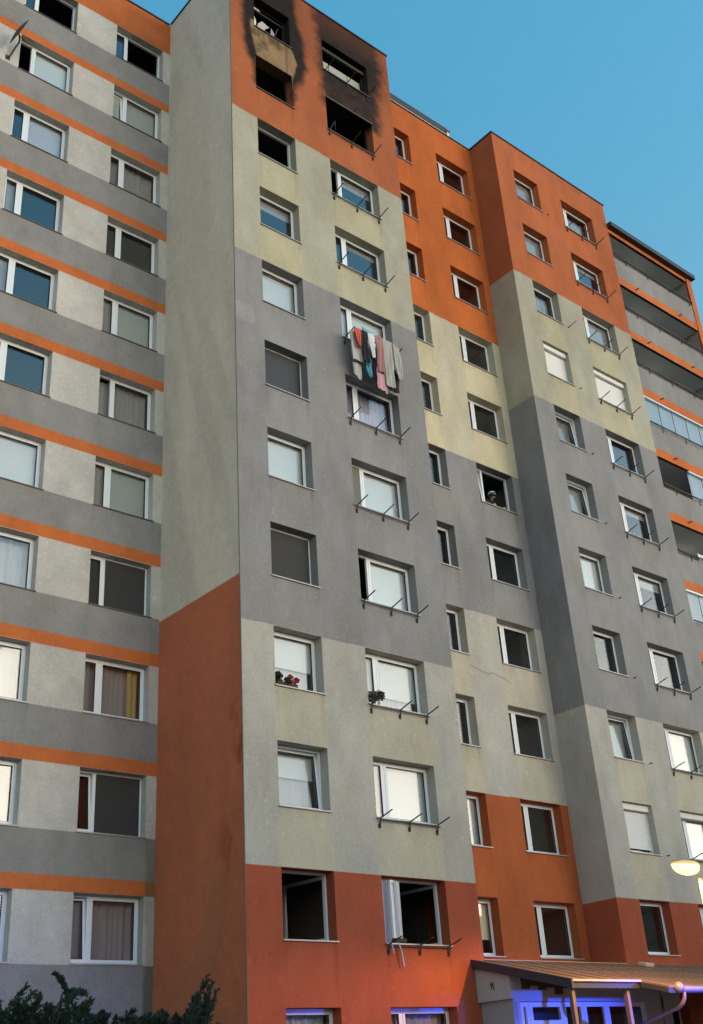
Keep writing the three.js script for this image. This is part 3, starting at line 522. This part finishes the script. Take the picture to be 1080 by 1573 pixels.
// ------------------------------------------------------------------ street lamp, lit
{
  const L = thing('street_lamp', 'lit sodium street lamp glowing orange white in front of the canopy', 'street lamp', [8.26, GY, 5.5]);
  const H = 5.60;
  mesh('pole', new THREE.LatheGeometry([[0.075, 0], [0.075, 0.9], [0.055, 1.0], [0.045, H - 0.1], [0.045, H + 0.02], [0, H + 0.02]].map(p => new THREE.Vector2(...p)), 20), std([0.32, 0.33, 0.33], 0.5, { metalness: 0.4 }), L);
  mesh('lamp_head', new THREE.SphereGeometry(0.5, 28, 16, 0, Math.PI * 2, 0, Math.PI / 2).scale(0.90, 0.16, 0.32).translate(-0.47, H + 0.10, 0), std([0.35, 0.35, 0.35], 0.5), L);
  mesh('lamp_bowl', new THREE.SphereGeometry(0.5, 28, 20, 0, Math.PI * 2, Math.PI * 0.36, Math.PI * 0.64).scale(0.92, 0.36, 0.33).translate(-0.47, H + 0.028, 0), new THREE.MeshStandardMaterial({ color: lin(0.8, 0.6, 0.35), roughness: 0.4, emissive: lin(1, 0.66, 0.22), emissiveIntensity: 3.6, side: THREE.DoubleSide }), L);
  mesh('bowl_rim', new THREE.SphereGeometry(0.5, 28, 6, 0, Math.PI * 2, Math.PI * 0.34, Math.PI * 0.12).scale(0.96, 0.37, 0.37).translate(-0.47, H + 0.028, 0), new THREE.MeshStandardMaterial({ color: lin(0.8, 0.4, 0.15), roughness: 0.4, emissive: lin(1, 0.42, 0.08), emissiveIntensity: 0.9, side: THREE.DoubleSide }), L);
  mesh('spigot', rod([-0.08, H + 0.0, 0], [0.02, H - 0.02, 0], 0.05), std([0.35, 0.35, 0.35], 0.5), L);
  const lp = new THREE.SpotLight(new THREE.Color(1, 0.46, 0.07), 140, 0, 1.53, 0.14, 2); // the head cuts the light off at the horizontal
  lp.position.set(-0.45, H - 0.21, 0); lp.target.position.set(-0.45, 0, 0); lp.castShadow = true; lp.shadow.radius = 4; L.add(lp, lp.target);
}
// ------------------------------------------------------------------ washing on the drying rack
{
  const x0 = cols.b[0], y0 = B(7);
  const R = block; // wires strung between the brackets
  for (const [z, dy] of [[0.16, 0.03], [0.26, 0.055], [0.37, 0.08], [0.47, 0.105]]) mesh('clothes_line', rod([x0 + 0.06, y0 + dy, z], [x0 + 1.95, y0 + dy, z], 0.004, 5), ironM, R);
  // cloth between a left and a right outline (top to bottom, facade metres), folded over a line
  function cloth(name, label, col, Ls, Rs, z, o = {}) {
    const n = 14, m = 22, layers = [];
    const at = (A, t) => { const s = t * (A.length - 1), i = Math.min(A.length - 2, Math.floor(s)), f = s - i; return [A[i][0] + (A[i + 1][0] - A[i][0]) * f, A[i][1] + (A[i + 1][1] - A[i][1]) * f]; };
    const ph = rnd() * 9, K = z - 0.5;
    const pull = A => A.map(([x, y]) => { const f = K / (0.5 - 19.98); return [x + (x + 14.16) * f, y + (y - 1.47) * f]; }); // keep the outlines in line when hung nearer the wall
    Ls = pull(Ls); Rs = pull(Rs);
    for (const side of [1, -1]) {
      const g = new THREE.PlaneGeometry(1, 1, n, m), p = g.attributes.position;
      const back = side < 0 ? (o.back ?? 0.85) : 1;
      for (let j = 0; j <= m; j++) for (let i = 0; i <= n; i++) {
        const t = j / m * back, u = i / n, l = at(Ls, t), r = at(Rs, t), k = j * (n + 1) + i;
        const fold = (o.amp ?? 0.022) * Math.sin(u * (o.f ?? 9) + ph + 1.4 * Math.sin(t * 3 + ph)) * sm(0, 0.35, t) + 0.008 * Math.sin(u * 23 + t * 7 + ph);
        p.setXYZ(k, l[0] + (r[0] - l[0]) * u, l[1] + (r[1] - l[1]) * u + 0.012 * Math.sin(u * 7 + ph) * t, z + side * (0.004 + 0.016 * sm(0, 0.2, t)) + fold);
      }
      g.computeVertexNormals(); layers.push(g);
    }
    const wv = dataTex(64, 64, (i, j) => { const v = 0.86 + 0.12 * hash(i, j) + (o.stripe && i % 10 < 2 ? o.stripe : 0); return [v, v, v]; });
    const M = new THREE.MeshStandardMaterial({ color: lin(...col), map: wv, roughness: 0.95, side: THREE.DoubleSide });
    const c = mesh(numbered(name), layers, M, scene);
    return tag(c, label, o.cat || 'laundry', 'washing hung out on the drying rack');
  }
  const z1 = 0.47, z2 = 0.37, z3 = 0.26;
  cloth('cloth', 'small coral red cloth at the left of the washing line', [0.62, 0.11, 0.07], [[3.86, 21.36], [3.88, 21.05], [3.94, 20.78], [4.02, 20.70]], [[4.10, 21.38], [4.12, 21.10], [4.10, 20.85], [4.05, 20.68]], z1);
  cloth('shirt', 'black garment hanging between the coral cloth and the white one', [0.012, 0.012, 0.016], [[4.12, 21.38], [4.10, 21.0], [4.12, 20.6], [4.14, 20.30]], [[4.36, 21.38], [4.36, 21.0], [4.40, 20.6], [4.40, 20.22]], z1);
  cloth('towel', 'narrow white cloth beside the black garment', [0.70, 0.69, 0.68], [[4.38, 21.40], [4.40, 21.0], [4.44, 20.7], [4.47, 20.55]], [[4.62, 21.40], [4.62, 21.0], [4.62, 20.75], [4.63, 20.54]], z1);
  cloth('trousers', 'dark maroon trouser leg hanging left of the pink towel', [0.022, 0.006, 0.010], [[4.46, 20.9], [4.44, 20.4], [4.46, 20.0], [4.50, 19.50]], [[4.66, 20.9], [4.66, 20.4], [4.66, 20.0], [4.66, 19.44]], z2);
  cloth('towel', 'dusky pink towel left of the grey shirt', [0.42, 0.20, 0.20], [[4.68, 21.42], [4.70, 20.9], [4.68, 20.5], [4.70, 20.14]], [[4.97, 21.42], [4.96, 20.9], [4.95, 20.5], [4.93, 20.14]], z1, { f: 12 });
  cloth('blouse', 'pale pink blouse with a red hem below the dusky pink towel', [0.62, 0.34, 0.39], [[4.62, 20.30], [4.60, 20.0], [4.60, 19.7], [4.63, 19.52]], [[4.92, 20.30], [4.92, 20.0], [4.94, 19.7], [4.98, 19.44]], z2 + 0.04, { f: 14 });
  cloth('shirt', 'long pale grey shirt at the right end of the line, body', [0.40, 0.385, 0.35], [[4.97, 21.42], [4.95, 20.8], [4.95, 20.2], [4.95, 19.72]], [[5.36, 21.42], [5.34, 20.8], [5.33, 20.3], [5.34, 19.76]], z1, { stripe: -0.1, f: 16 }).name = 'grey_shirt';
  const shirt = scene.children[scene.children.length - 1];
  shirt.userData.label = 'long pale grey shirt at the right end of the washing line';
  { // its sleeve is part of the shirt
    const sl = cloth('sleeve', '', [0.40, 0.385, 0.36], [[5.36, 21.42], [5.36, 20.95], [5.38, 20.55], [5.48, 20.14]], [[5.62, 21.30], [5.66, 20.85], [5.66, 20.5], [5.66, 20.20]], z1 + 0.01, { f: 7 });
    sl.userData = {}; sl.name = 'sleeve'; shirt.add(sl);
  }
  cloth('trousers', 'black garment showing below the grey shirt', [0.010, 0.010, 0.013], [[4.99, 20.4], [5.0, 20.1], [5.0, 19.8], [5.04, 19.56]], [[5.48, 20.45], [5.50, 20.15], [5.46, 19.95], [5.46, 19.62]], z2 - 0.02);
  cloth('towel', 'teal blue cloth low in the middle of the washing', [0.10, 0.30, 0.38], [[4.16, 20.55], [4.17, 20.2], [4.20, 19.95], [4.28, 19.78]], [[4.46, 20.55], [4.45, 20.2], [4.44, 19.95], [4.40, 19.78]], z2, { amp: .03 });
  cloth('towel', 'off white towel hanging uppermost at the left end', [0.46, 0.44, 0.42], [[3.68, 21.2], [3.68, 20.8], [3.70, 20.4], [3.72, 20.15]], [[3.92, 21.2], [4.02, 20.75], [4.10, 20.45], [4.16, 20.22]], z2, { f: 6 });
  cloth('towel', 'off white towel hanging lowest at the left end', [0.42, 0.41, 0.39], [[3.72, 20.3], [3.70, 20.0], [3.72, 19.8], [3.72, 19.62]], [[4.05, 20.3], [4.03, 20.0], [4.00, 19.8], [3.98, 19.54]], z3, { f: 6 });
cloth('cloth', 'small pale teal cloth hung close to the window pane', [0.22, 0.42, 0.50], [[4.18, 21.52], [4.20, 21.4], [4.26, 21.3], [4.34, 21.26]], [[4.62, 21.46], [4.62, 21.36], [4.56, 21.26], [4.44, 21.22]], 0.26, { f: 14 });
}
{
  const b = T(6) - 1.5, g = new THREE.PlaneGeometry(1.5, 0.34, 24, 4), p = g.attributes.position;
  for (let i = 0; i < p.count; i++) p.setZ(i, 0.015 * Math.sin(p.getX(i) * 14));
  g.computeVertexNormals(); g.translate(22.0, b + 0.2, zG - 0.02);
  tag(mesh('towel', g, std([0.7, 0.7, 0.68], 0.9), scene), 'white cloth hung along an open balcony rail at the right edge', 'laundry');
}
// ------------------------------------------------------------------ flowers on the sills
{
  const leafM = std([0.035, 0.06, 0.025], 0.9), redM = std([0.42, 0.03, 0.04], 0.8), pinkM = std([0.62, 0.22, 0.28], 0.8), potM = std([0.05, 0.025, 0.02], 0.8);
  const puffs = (cx, cy, cz, r, n, s) => { const out = []; for (let i = 0; i < n; i++) { const a = rnd() * 6.28, e = Math.acos(rr(-1, 1)), q = r * Math.cbrt(rnd()); const g = new THREE.CircleGeometry(s * rr(.6, 1.2), 6); g.rotateX(rr(-1.5, 1.5)); g.rotateY(rr(-3, 3)); g.translate(cx + q * Math.sin(e) * Math.cos(a), cy + q * Math.cos(e), cz + q * Math.sin(e) * Math.sin(a)); out.push(g); } return out; };
  const f = thing('flower_box', 'dark flower box with red blooms on the window sill', 'flower box', [cols.a[0], B(3) + 0.022, -0.12]);
  mesh('box', new RoundedBoxGeometry(0.62, 0.12, 0.14, 2, 0.015).translate(0.40, 0.061, 0), potM, f);
  mesh('foliage', [...puffs(0.16, 0.24, 0, 0.12, 160, 0.035), ...puffs(0.42, 0.15, 0, 0.12, 110, 0.03), ...puffs(0.2, 0.36, 0, .06, 30, .02)], leafM, f).userData.kind = 'stuff';
  for (const [x, y, r, m] of [[0.50, 0.27, 0.075, redM], [0.64, 0.20, 0.085, redM], [0.55, 0.17, 0.055, pinkM], [0.70, 0.24, 0.055, redM]]) mesh('bloom', puffs(x, y, 0.05, r, 60, 0.026), m, f);
  const p = thing('potted_plant', 'grey brown potted plant on the sill beside a white pot, above a drying bracket', 'potted plant', [cols.b[0], B(3) + 0.022, -0.02]);
  const dry = std([0.10, 0.095, 0.085], 0.95);
  mesh('pot', new THREE.LatheGeometry([[0.05, 0], [0.07, 0.14], [0.075, 0.15], [0.06, 0.15]].map(v => new THREE.Vector2(...v)), 14).translate(0.18, 0, 0), std([0.18, 0.15, 0.13], 0.8), p);
  mesh('pot', new THREE.LatheGeometry([[0.05, 0], [0.065, 0.11], [0.055, 0.11]].map(v => new THREE.Vector2(...v)), 14).translate(0.40, 0, 0), white, p);
  mesh('foliage', [...puffs(0.14, 0.20, 0.02, 0.14, 260, 0.03), ...puffs(0.38, 0.26, 0.02, 0.14, 220, 0.028)], dry, p).userData.kind = 'stuff';
}
// ------------------------------------------------------------------ satellite dish on the wing
{
  const c = V(-5.62, 30.45, ZW + 0.55);
  const d = thing('satellite_dish', 'dark satellite dish seen edge-on beside a window of the striped wing', 'satellite dish', [c.x, c.y, c.z]);
  const view = c.clone().sub(camera.position).normalize(), bar = V(0.30, 1.0, 0).normalize();
  const n = view.clone().cross(bar).normalize().applyAxisAngle(bar, 0.10);
  const prof = []; for (let i = 0; i <= 10; i++) prof.push(new THREE.Vector2(0.46 * i / 10, 0.07 * (i / 10) ** 2));
  const dish = mesh('dish', new THREE.LatheGeometry(prof, 32), std([0.03, 0.03, 0.033], 0.6), d);
  dish.quaternion.setFromUnitVectors(V(0, 1, 0), n);
  mesh('mount', [tube([[0, 0, 0], [0.12, -0.02, -0.1], [0.20, -0.12, -0.25], [0.13, -0.35, -0.35], [0.05, -0.62, -0.5], [0.02, -0.66, -0.54]], 0.028, 24, 8), bx(-0.06, 0.08, -0.74, -0.58, -0.549, -0.53)], ironM, d);
  mesh('feed_arm', rod([0, -0.1, 0], [n.x * 0.4, -0.18 + n.y * 0.4, n.z * 0.4], 0.014), ironM, d);
}
// ------------------------------------------------------------------ firefighter at the open stairwell window
function field(bones, centre, size, res, k = 0.03) {
  const mc = new MarchingCubes(res, new THREE.MeshBasicMaterial(), false, false, 400000);
  const a = new THREE.Vector3(), p = new THREE.Vector3(), ab = new THREE.Vector3();
  const B_ = bones.map(b => ({ a: V(...b[0]), b: V(...b[1]), r0: b[2], r1: b[3] }));
  const half = size / 2;
  for (let z = 0; z < res; z++) for (let y = 0; y < res; y++) for (let x = 0; x < res; x++) {
    p.set((x - res / 2) / (res / 2), (y - res / 2) / (res / 2), (z - res / 2) / (res / 2)).multiplyScalar(half).add(centre);
    let d = 1e9;
    for (const b of B_) { ab.subVectors(b.b, b.a); a.subVectors(p, b.a); const t = Math.min(1, Math.max(0, a.dot(ab) / Math.max(1e-9, ab.lengthSq()))); const q = a.addScaledVector(ab, -t).length() - (b.r0 + (b.r1 - b.r0) * t); const h = Math.max(k - Math.abs(d - q), 0) / k; d = Math.min(d, q) - h * h * k * 0.25; }
    mc.field[x + y * res + z * res * res] = -d;
  }
  mc.isolation = 0; mc.update();
  const g = new THREE.BufferGeometry(), cnt = mc.count;
  g.setAttribute('position', new THREE.Float32BufferAttribute(mc.positionArray.slice(0, cnt * 3), 3)); g.setAttribute('normal', new THREE.Float32BufferAttribute(mc.normalArray.slice(0, cnt * 3), 3));
  g.scale(half, half, half).translate(centre.x, centre.y, centre.z);
  g.setAttribute('uv', new THREE.Float32BufferAttribute(new Float32Array(cnt * 2), 2));
  return g;
}
{
  const P = thing('person', 'person in a white helmet and black coat leaning at the open stairwell window', 'person', [11.57, 17.65, -1.96]);
  const suit = std([0.016, 0.016, 0.018], 0.9), skin = std([0.42, 0.26, 0.19], 0.6), glove = std([0.55, 0.54, 0.5], 0.8);
  const body = [[[0, .86, -.08], [0, 1.10, .06], .155, .165], [[0, 1.10, .06], [0.01, 1.22, .15], .165, .12], [[-.19, 1.20, .13], [.19, 1.20, .13], .075, .075], [[0.01, 1.22, .15], [0.01, 1.33, .24], .06, .055],
    [[-.09, .84, -.08], [-.11, .46, .0], .095, .072], [[-.11, .46, .0], [-.11, .10, -.1], .07, .05], [[.09, .84, -.08], [.11, .46, .0], .095, .072], [[.11, .46, .0], [.11, .10, -.1], .07, .05], [[-.11, .06, -.12], [-.11, .04, .08], .05, .04], [[.11, .06, -.12], [.11, .04, .08], .05, .04],
    [[-.2, 1.19, .13], [-.29, .98, .24], .062, .052], [[-.29, .98, .24], [-.20, .93, .42], .05, .038], [[.2, 1.19, .13], [.33, 1.0, .24], .062, .052], [[.33, 1.0, .24], [.28, .93, .43], .05, .038]];
  const coat = mesh('body', field(body, V(0, .7, .1), 1.5, 96), suit, P);
  const head = [[[0.01, 1.40, .28], [0.0, 1.46, .28], .088, .092], [[-.005, 1.36, .335], [0.005, 1.345, .33], .052, .052], [[0, 1.405, .375], [0, 1.385, .395], .012, .016], [[-.092, 1.41, .28], [-.096, 1.39, .275], .014, .012], [[.092, 1.41, .28], [.098, 1.39, .275], .014, .012], [[0.01, 1.30, .24], [0.01, 1.38, .28], .05, .055]];
  mesh('head', field(head, V(0, 1.4, .3), .34, 72, .02), skin, P);
  for (const s of [-1, 1]) { mesh('eye', new THREE.SphereGeometry(.011, 10, 8).translate(s * .034, 1.418, .362), std([.7, .7, .7], .3), P); }
  mesh('mouth', bx(-.024, .024, 1.352, 1.359, .383, .387), std([.25, .09, .08], .6), P);
  const helm = sub('helmet', P, [0.0, 1.44, .27]);
  mesh('shell', new THREE.SphereGeometry(.135, 28, 16, 0, Math.PI * 2, 0, Math.PI * .55).scale(.96, 1.0, 1.12), std([.78, .78, .74], .35), helm);
  mesh('brim', new THREE.TorusGeometry(.135, .014, 8, 32).rotateX(Math.PI / 2).scale(.97, 1, 1.14).translate(0, -.018, 0), std([.05, .05, .05], .5), helm);
  mesh('visor', new THREE.SphereGeometry(.152, 24, 14, .25, Math.PI - .5, 1.35, .95).scale(.96, 1, 1.12), std([.012, .012, .014], .35), helm);
  mesh('badge', bx(-.02, .02, .03, .08, .135, .15), std([.05, .05, .05], .5), helm);
  for (const [s, wx] of [[-1, -.20], [1, .28]]) {
    const w = V(wx, .925, .43), fs = [[[w.x, w.y, w.z - .03], [w.x - s * .01, w.y - .005, w.z + .05], .034, .038]];
    for (let i = 0; i < 4; i++) { const bxx = w.x - .033 + i * .022, L = [.032, .038, .036, .027][i]; fs.push([[bxx, w.y - .005, w.z + .06], [bxx, w.y, w.z + .06 + L], .010, .0095], [[bxx, w.y, w.z + .06 + L], [bxx, w.y - .03, w.z + .075 + L], .0095, .008]); }
    fs.push([[w.x - s * .035, w.y, w.z + .02], [w.x - s * .066, w.y - .008, w.z + .055], .013, .010], [[w.x - s * .066, w.y - .008, w.z + .055], [w.x - s * .064, w.y - .014, w.z + .082], .010, .009]);
    mesh('glove', field(fs, w.clone().add(V(0, 0, .04)), .24, 64, .012), glove, P);
  }
}
// ------------------------------------------------------------------ junipers at the foot of the wing
{
  const leafMats = [0, 1, 2].map(i => new THREE.MeshStandardMaterial({ color: lin(0.020 + i * .006, 0.042 + i * .009, 0.027 + i * .003), roughness: .9, side: THREE.DoubleSide }));
  function juniper(label, base, plumes) {
    const J = thing('juniper_bush', label, 'bush', base, 'junipers at the foot of the wing');
    const sets = [[], [], []], stems = [], O = V(...base);
    const up = V(0, 1, 0);
    const blade = (pos, p, d, L, w) => { const q = p.clone().addScaledVector(d, L), m = p.clone().addScaledVector(d, L * .4), s = V(rr(-1, 1), rr(-1, 1), rr(-1, 1)).cross(d).normalize().multiplyScalar(w); for (const v of [p, m.clone().add(s), q, p, q, m.clone().sub(s)]) pos.push(v.x, v.y, v.z); };
    plumes.forEach(([a, b, wid, droop], n) => { // a feathery spray: axis, branchlets on every side, scale leaves along them
      const A = V(...a).sub(O), D = V(...b).sub(O).sub(A), len = D.length(), pos = sets[n % 3];
      const axis = t => A.clone().addScaledVector(D, t).add(V(0, (droop ?? .06) * len * (4 * t * (1 - t)) * .8, 0));
      stems.push(tube([[0, 0, 0], A.clone().multiplyScalar(.6).toArray(), A.toArray()], .012, 8, 5), tube([0, .25, .5, .75, 1].map(t => axis(t).toArray()), .006, 8, 4));
      const k = Math.round(16 + len * 46);
      for (let i = 0; i < k; i++) {
        const t = (i + rnd()) / k, o = axis(t), fw = D.clone().normalize(), sd = V(rr(-1, 1), rr(-1, 1), rr(-1, 1)).cross(fw).normalize();
        const dir = fw.clone().multiplyScalar(.85).addScaledVector(sd, .62).addScaledVector(up, .1).normalize(), L = wid * (1.08 - t * .8) * rr(.55, 1.1) * sm(-.25, .25, t);
        const m = Math.round(8 + L * 70);
        for (let q = 0; q < m; q++) { const f = q / m, p = o.clone().addScaledVector(dir, L * f).add(V(0, -.18 * L * f * f, 0)); blade(pos, p, dir.clone().addScaledVector(V(rr(-1, 1), rr(-1, 1), rr(-1, 1)), .45).normalize(), rr(.022, .05), rr(.004, .0085)); }
      }
    });
    sets.forEach((pos, i) => { if (!pos.length) return; const g = new THREE.BufferGeometry(); g.setAttribute('position', new THREE.Float32BufferAttribute(pos, 3)); g.computeVertexNormals(); mesh('foliage', g, leafMats[i], J).userData.kind = 'stuff'; });
    mesh('stem', stems, std([.06, .045, .03], .9), J);
  }
  const prof = (P, x) => { for (let i = 0; i + 1 < P.length; i++) if (x <= P[i + 1][0]) { const f = (x - P[i][0]) / (P[i + 1][0] - P[i][0]); return P[i][1] + (P[i + 1][1] - P[i][1]) * f; } return P[P.length - 1][1]; };
  const mass = (n, P, cx, wid) => { const out = []; for (let i = 0; i < n; i++) { const x = rr(P[0][0], P[P.length - 1][0]), d = i < n * .55 ? rr(.02, .16) : rr(.15, 1.1), h = prof(P, x) - d, z = 9 + rr(-.5, .5), l = rr(.26, .5), lean = (x - cx) * .35 + rr(-.2, .2); out.push([[x - lean * l - rr(-.05, .05), h - l * .8, 9 + (z - 9) * .7], [x + lean * .1, h, z], rr(.09, .15), rr(.02, .2)]); } return out; };
  juniper('dark juniper bush with arching tips, leftmost at the foot of the wing', [-8.95, GY, 9], [
    ...mass(150, [[-9.75, 2.42], [-9.24, 2.50], [-8.98, 2.54], [-8.85, 2.46], [-8.55, 2.52], [-8.32, 2.50], [-8.18, 2.42], [-7.98, 2.36], [-7.8, 2.32]], -8.9, .12),
    [[-9.2, 2.3, 9], [-8.98, 2.62, 9], .10], [[-9.1, 2.3, 9.05], [-8.90, 2.58, 9], .10],
    [[-8.45, 2.35, 9], [-8.70, 2.73, 9], .07, .25], [[-8.52, 2.45, 9], [-8.66, 2.70, 9.03], .07, .2], [[-8.6, 2.5, 9], [-8.34, 2.54, 9], .10, .22], [[-8.7, 2.4, 9.05], [-8.40, 2.56, 9.05], .10, .15], [[-8.6, 2.55, 9], [-8.45, 2.58, 9], .06, .1]]);
  juniper('low dark juniper bush between the two taller ones', [-7.6, GY, 9], mass(60, [[-7.95, 2.30], [-7.75, 2.36], [-7.58, 2.40], [-7.45, 2.38], [-7.32, 2.24]], -7.6, .1));
  juniper('dark juniper leaning right in front of the orange side wall', [-7.25, GY, 9], [
    ...mass(26, [[-7.36, 2.18], [-7.2, 2.26], [-7.05, 2.28], [-6.98, 2.2]], -7.1, .1),
    [[-7.28, 2.02, 9], [-6.90, 2.74, 9], .15, .0], [[-7.18, 2.0, 9.05], [-6.86, 2.66, 9.03], .15, .0], [[-7.12, 1.95, 8.95], [-6.86, 2.56, 9], .14, .0], [[-7.28, 1.9, 9], [-7.02, 2.52, 9], .15, .02], [[-7.24, 2.05, 9.1], [-6.93, 2.62, 9.1], .15, 0], [[-7.2, 2.1, 8.9], [-6.88, 2.70, 8.95], .13, 0], [[-7.1, 2.1, 9.1], [-6.84, 2.58, 9.1], .14, 0], [[-7.25, 2.0, 8.9], [-6.98, 2.56, 8.9], .15, 0], [[-7.16, 1.9, 9.1], [-6.90, 2.46, 9.1], .15, 0], [[-7.35, 1.9, 9.05], [-7.08, 2.40, 9.05], .14, .02], [[-7.1, 1.9, 9], [-6.92, 2.42, 9.02], .13, .0]]);
}
// ------------------------------------------------------------------ emergency vehicles below and beside the frame: their beacons light the entrance
{
  const red = std([0.45, 0.02, 0.02], 0.3), tyre = std([0.02, 0.02, 0.02], 0.9), rim = std([0.4, 0.4, 0.42], 0.4, { metalness: .6 }), dkGlass = std([0.02, 0.025, 0.03], 0.08), silver = std([0.5, 0.5, 0.52], 0.35, { metalness: .3 });
  const lampM = new THREE.MeshStandardMaterial({ color: lin(.05, .08, .6), emissive: lin(.06, .12, 1), emissiveIntensity: 6, roughness: .3 });
  const wheel = (P, x, z, r) => { const w = sub('wheel', P, [x, r, z]); mesh('tyre', new THREE.TorusGeometry(r * .78, r * .22, 10, 24), tyre, w); mesh('rim', new THREE.CylinderGeometry(r * .6, r * .6, r * .3, 20).rotateX(Math.PI / 2), rim, w); };
  const prof = (pts, w, z) => new THREE.ExtrudeGeometry(new THREE.Shape(pts.map(p => new THREE.Vector2(...p))), { depth: w, bevelEnabled: true, bevelSize: .05, bevelThickness: .05, bevelSegments: 2 }).translate(0, 0, z);
  const beacon = (P, x, y, z, I, to, ang, s = 1) => { // the lens throws a flat beam
    mesh('beacon', new THREE.CylinderGeometry(.10 * s, .11 * s, .16 * s, 16).translate(x, y, z), lampM, P);
    const d = V(...to).sub(P.position).sub(V(x, y, z)).normalize(), l = new THREE.SpotLight(new THREE.Color(.035, .09, 1), I, 0, ang, 0.8, 2);
    l.position.set(x, y, z).addScaledVector(d, .17 * s); l.target.position.set(x, y, z).addScaledVector(d, 5); l.castShadow = true; l.shadow.radius = 4; P.add(l, l.target);
  };
  const F = thing('fire_engine', 'red fire engine with blue beacons parked by the entrance', 'fire engine', [11.6, GY - 0.004, 9.0]);
  mesh('body', prof([[1.9, .55], [7, .55], [7, 2.95], [1.9, 2.95]], 2.2, 0), red, F);
  mesh('cab', prof([[-.5, .5], [1.8, .5], [1.8, 2.8], [-.1, 2.8], [-.5, 1.6]], 2.2, 0), red, F);
  mesh('windscreen', new THREE.PlaneGeometry(1.05, 1.9).rotateZ(Math.PI / 2).rotateY(-Math.PI / 2).rotateZ(-.32).translate(-.42, 2.15, 1.1), dkGlass, F);
  mesh('shutter', bx(2.2, 6.6, .9, 2.6, -.07, -.055), silver, F);
  for (const [x, z] of [[.6, .1], [.6, 2.1], [5.4, .1], [5.4, 2.1]]) wheel(F, x, z, .5);
  beacon(F, -.1, 3.02, .35, 640, [8.6, 1.7, 1], .36, 1.3); beacon(F, -.1, 3.02, 1.85, 230, [3.2, 1.2, 0], .30, 1.3);
  const C2 = thing('police_car', 'pale police car with a blue light bar parked on the road', 'car', [-5.2, GY - 0.004, 11.2]);
  mesh('body', prof([[-.1, .35], [4.3, .35], [4.35, .8], [3.3, .95], [.6, .98], [-.1, .85]], 1.6, 0), silver, C2);
  mesh('cabin', prof([[.5, .95], [3.2, .95], [2.5, 1.42], [1.0, 1.42]], 1.4, .1), dkGlass, C2);
  for (const [x, z] of [[.75, .0], [.75, 1.6], [3.5, .0], [3.5, 1.6]]) wheel(C2, x, z, .32);
  beacon(C2, 1.7, 1.56, .35, 170, [-4, 1.5, -3.6], .36); beacon(C2, 1.7, 1.56, 1.25, 90, [-12, 2, -3.6], .4);
}
renderer.render(scene, camera);
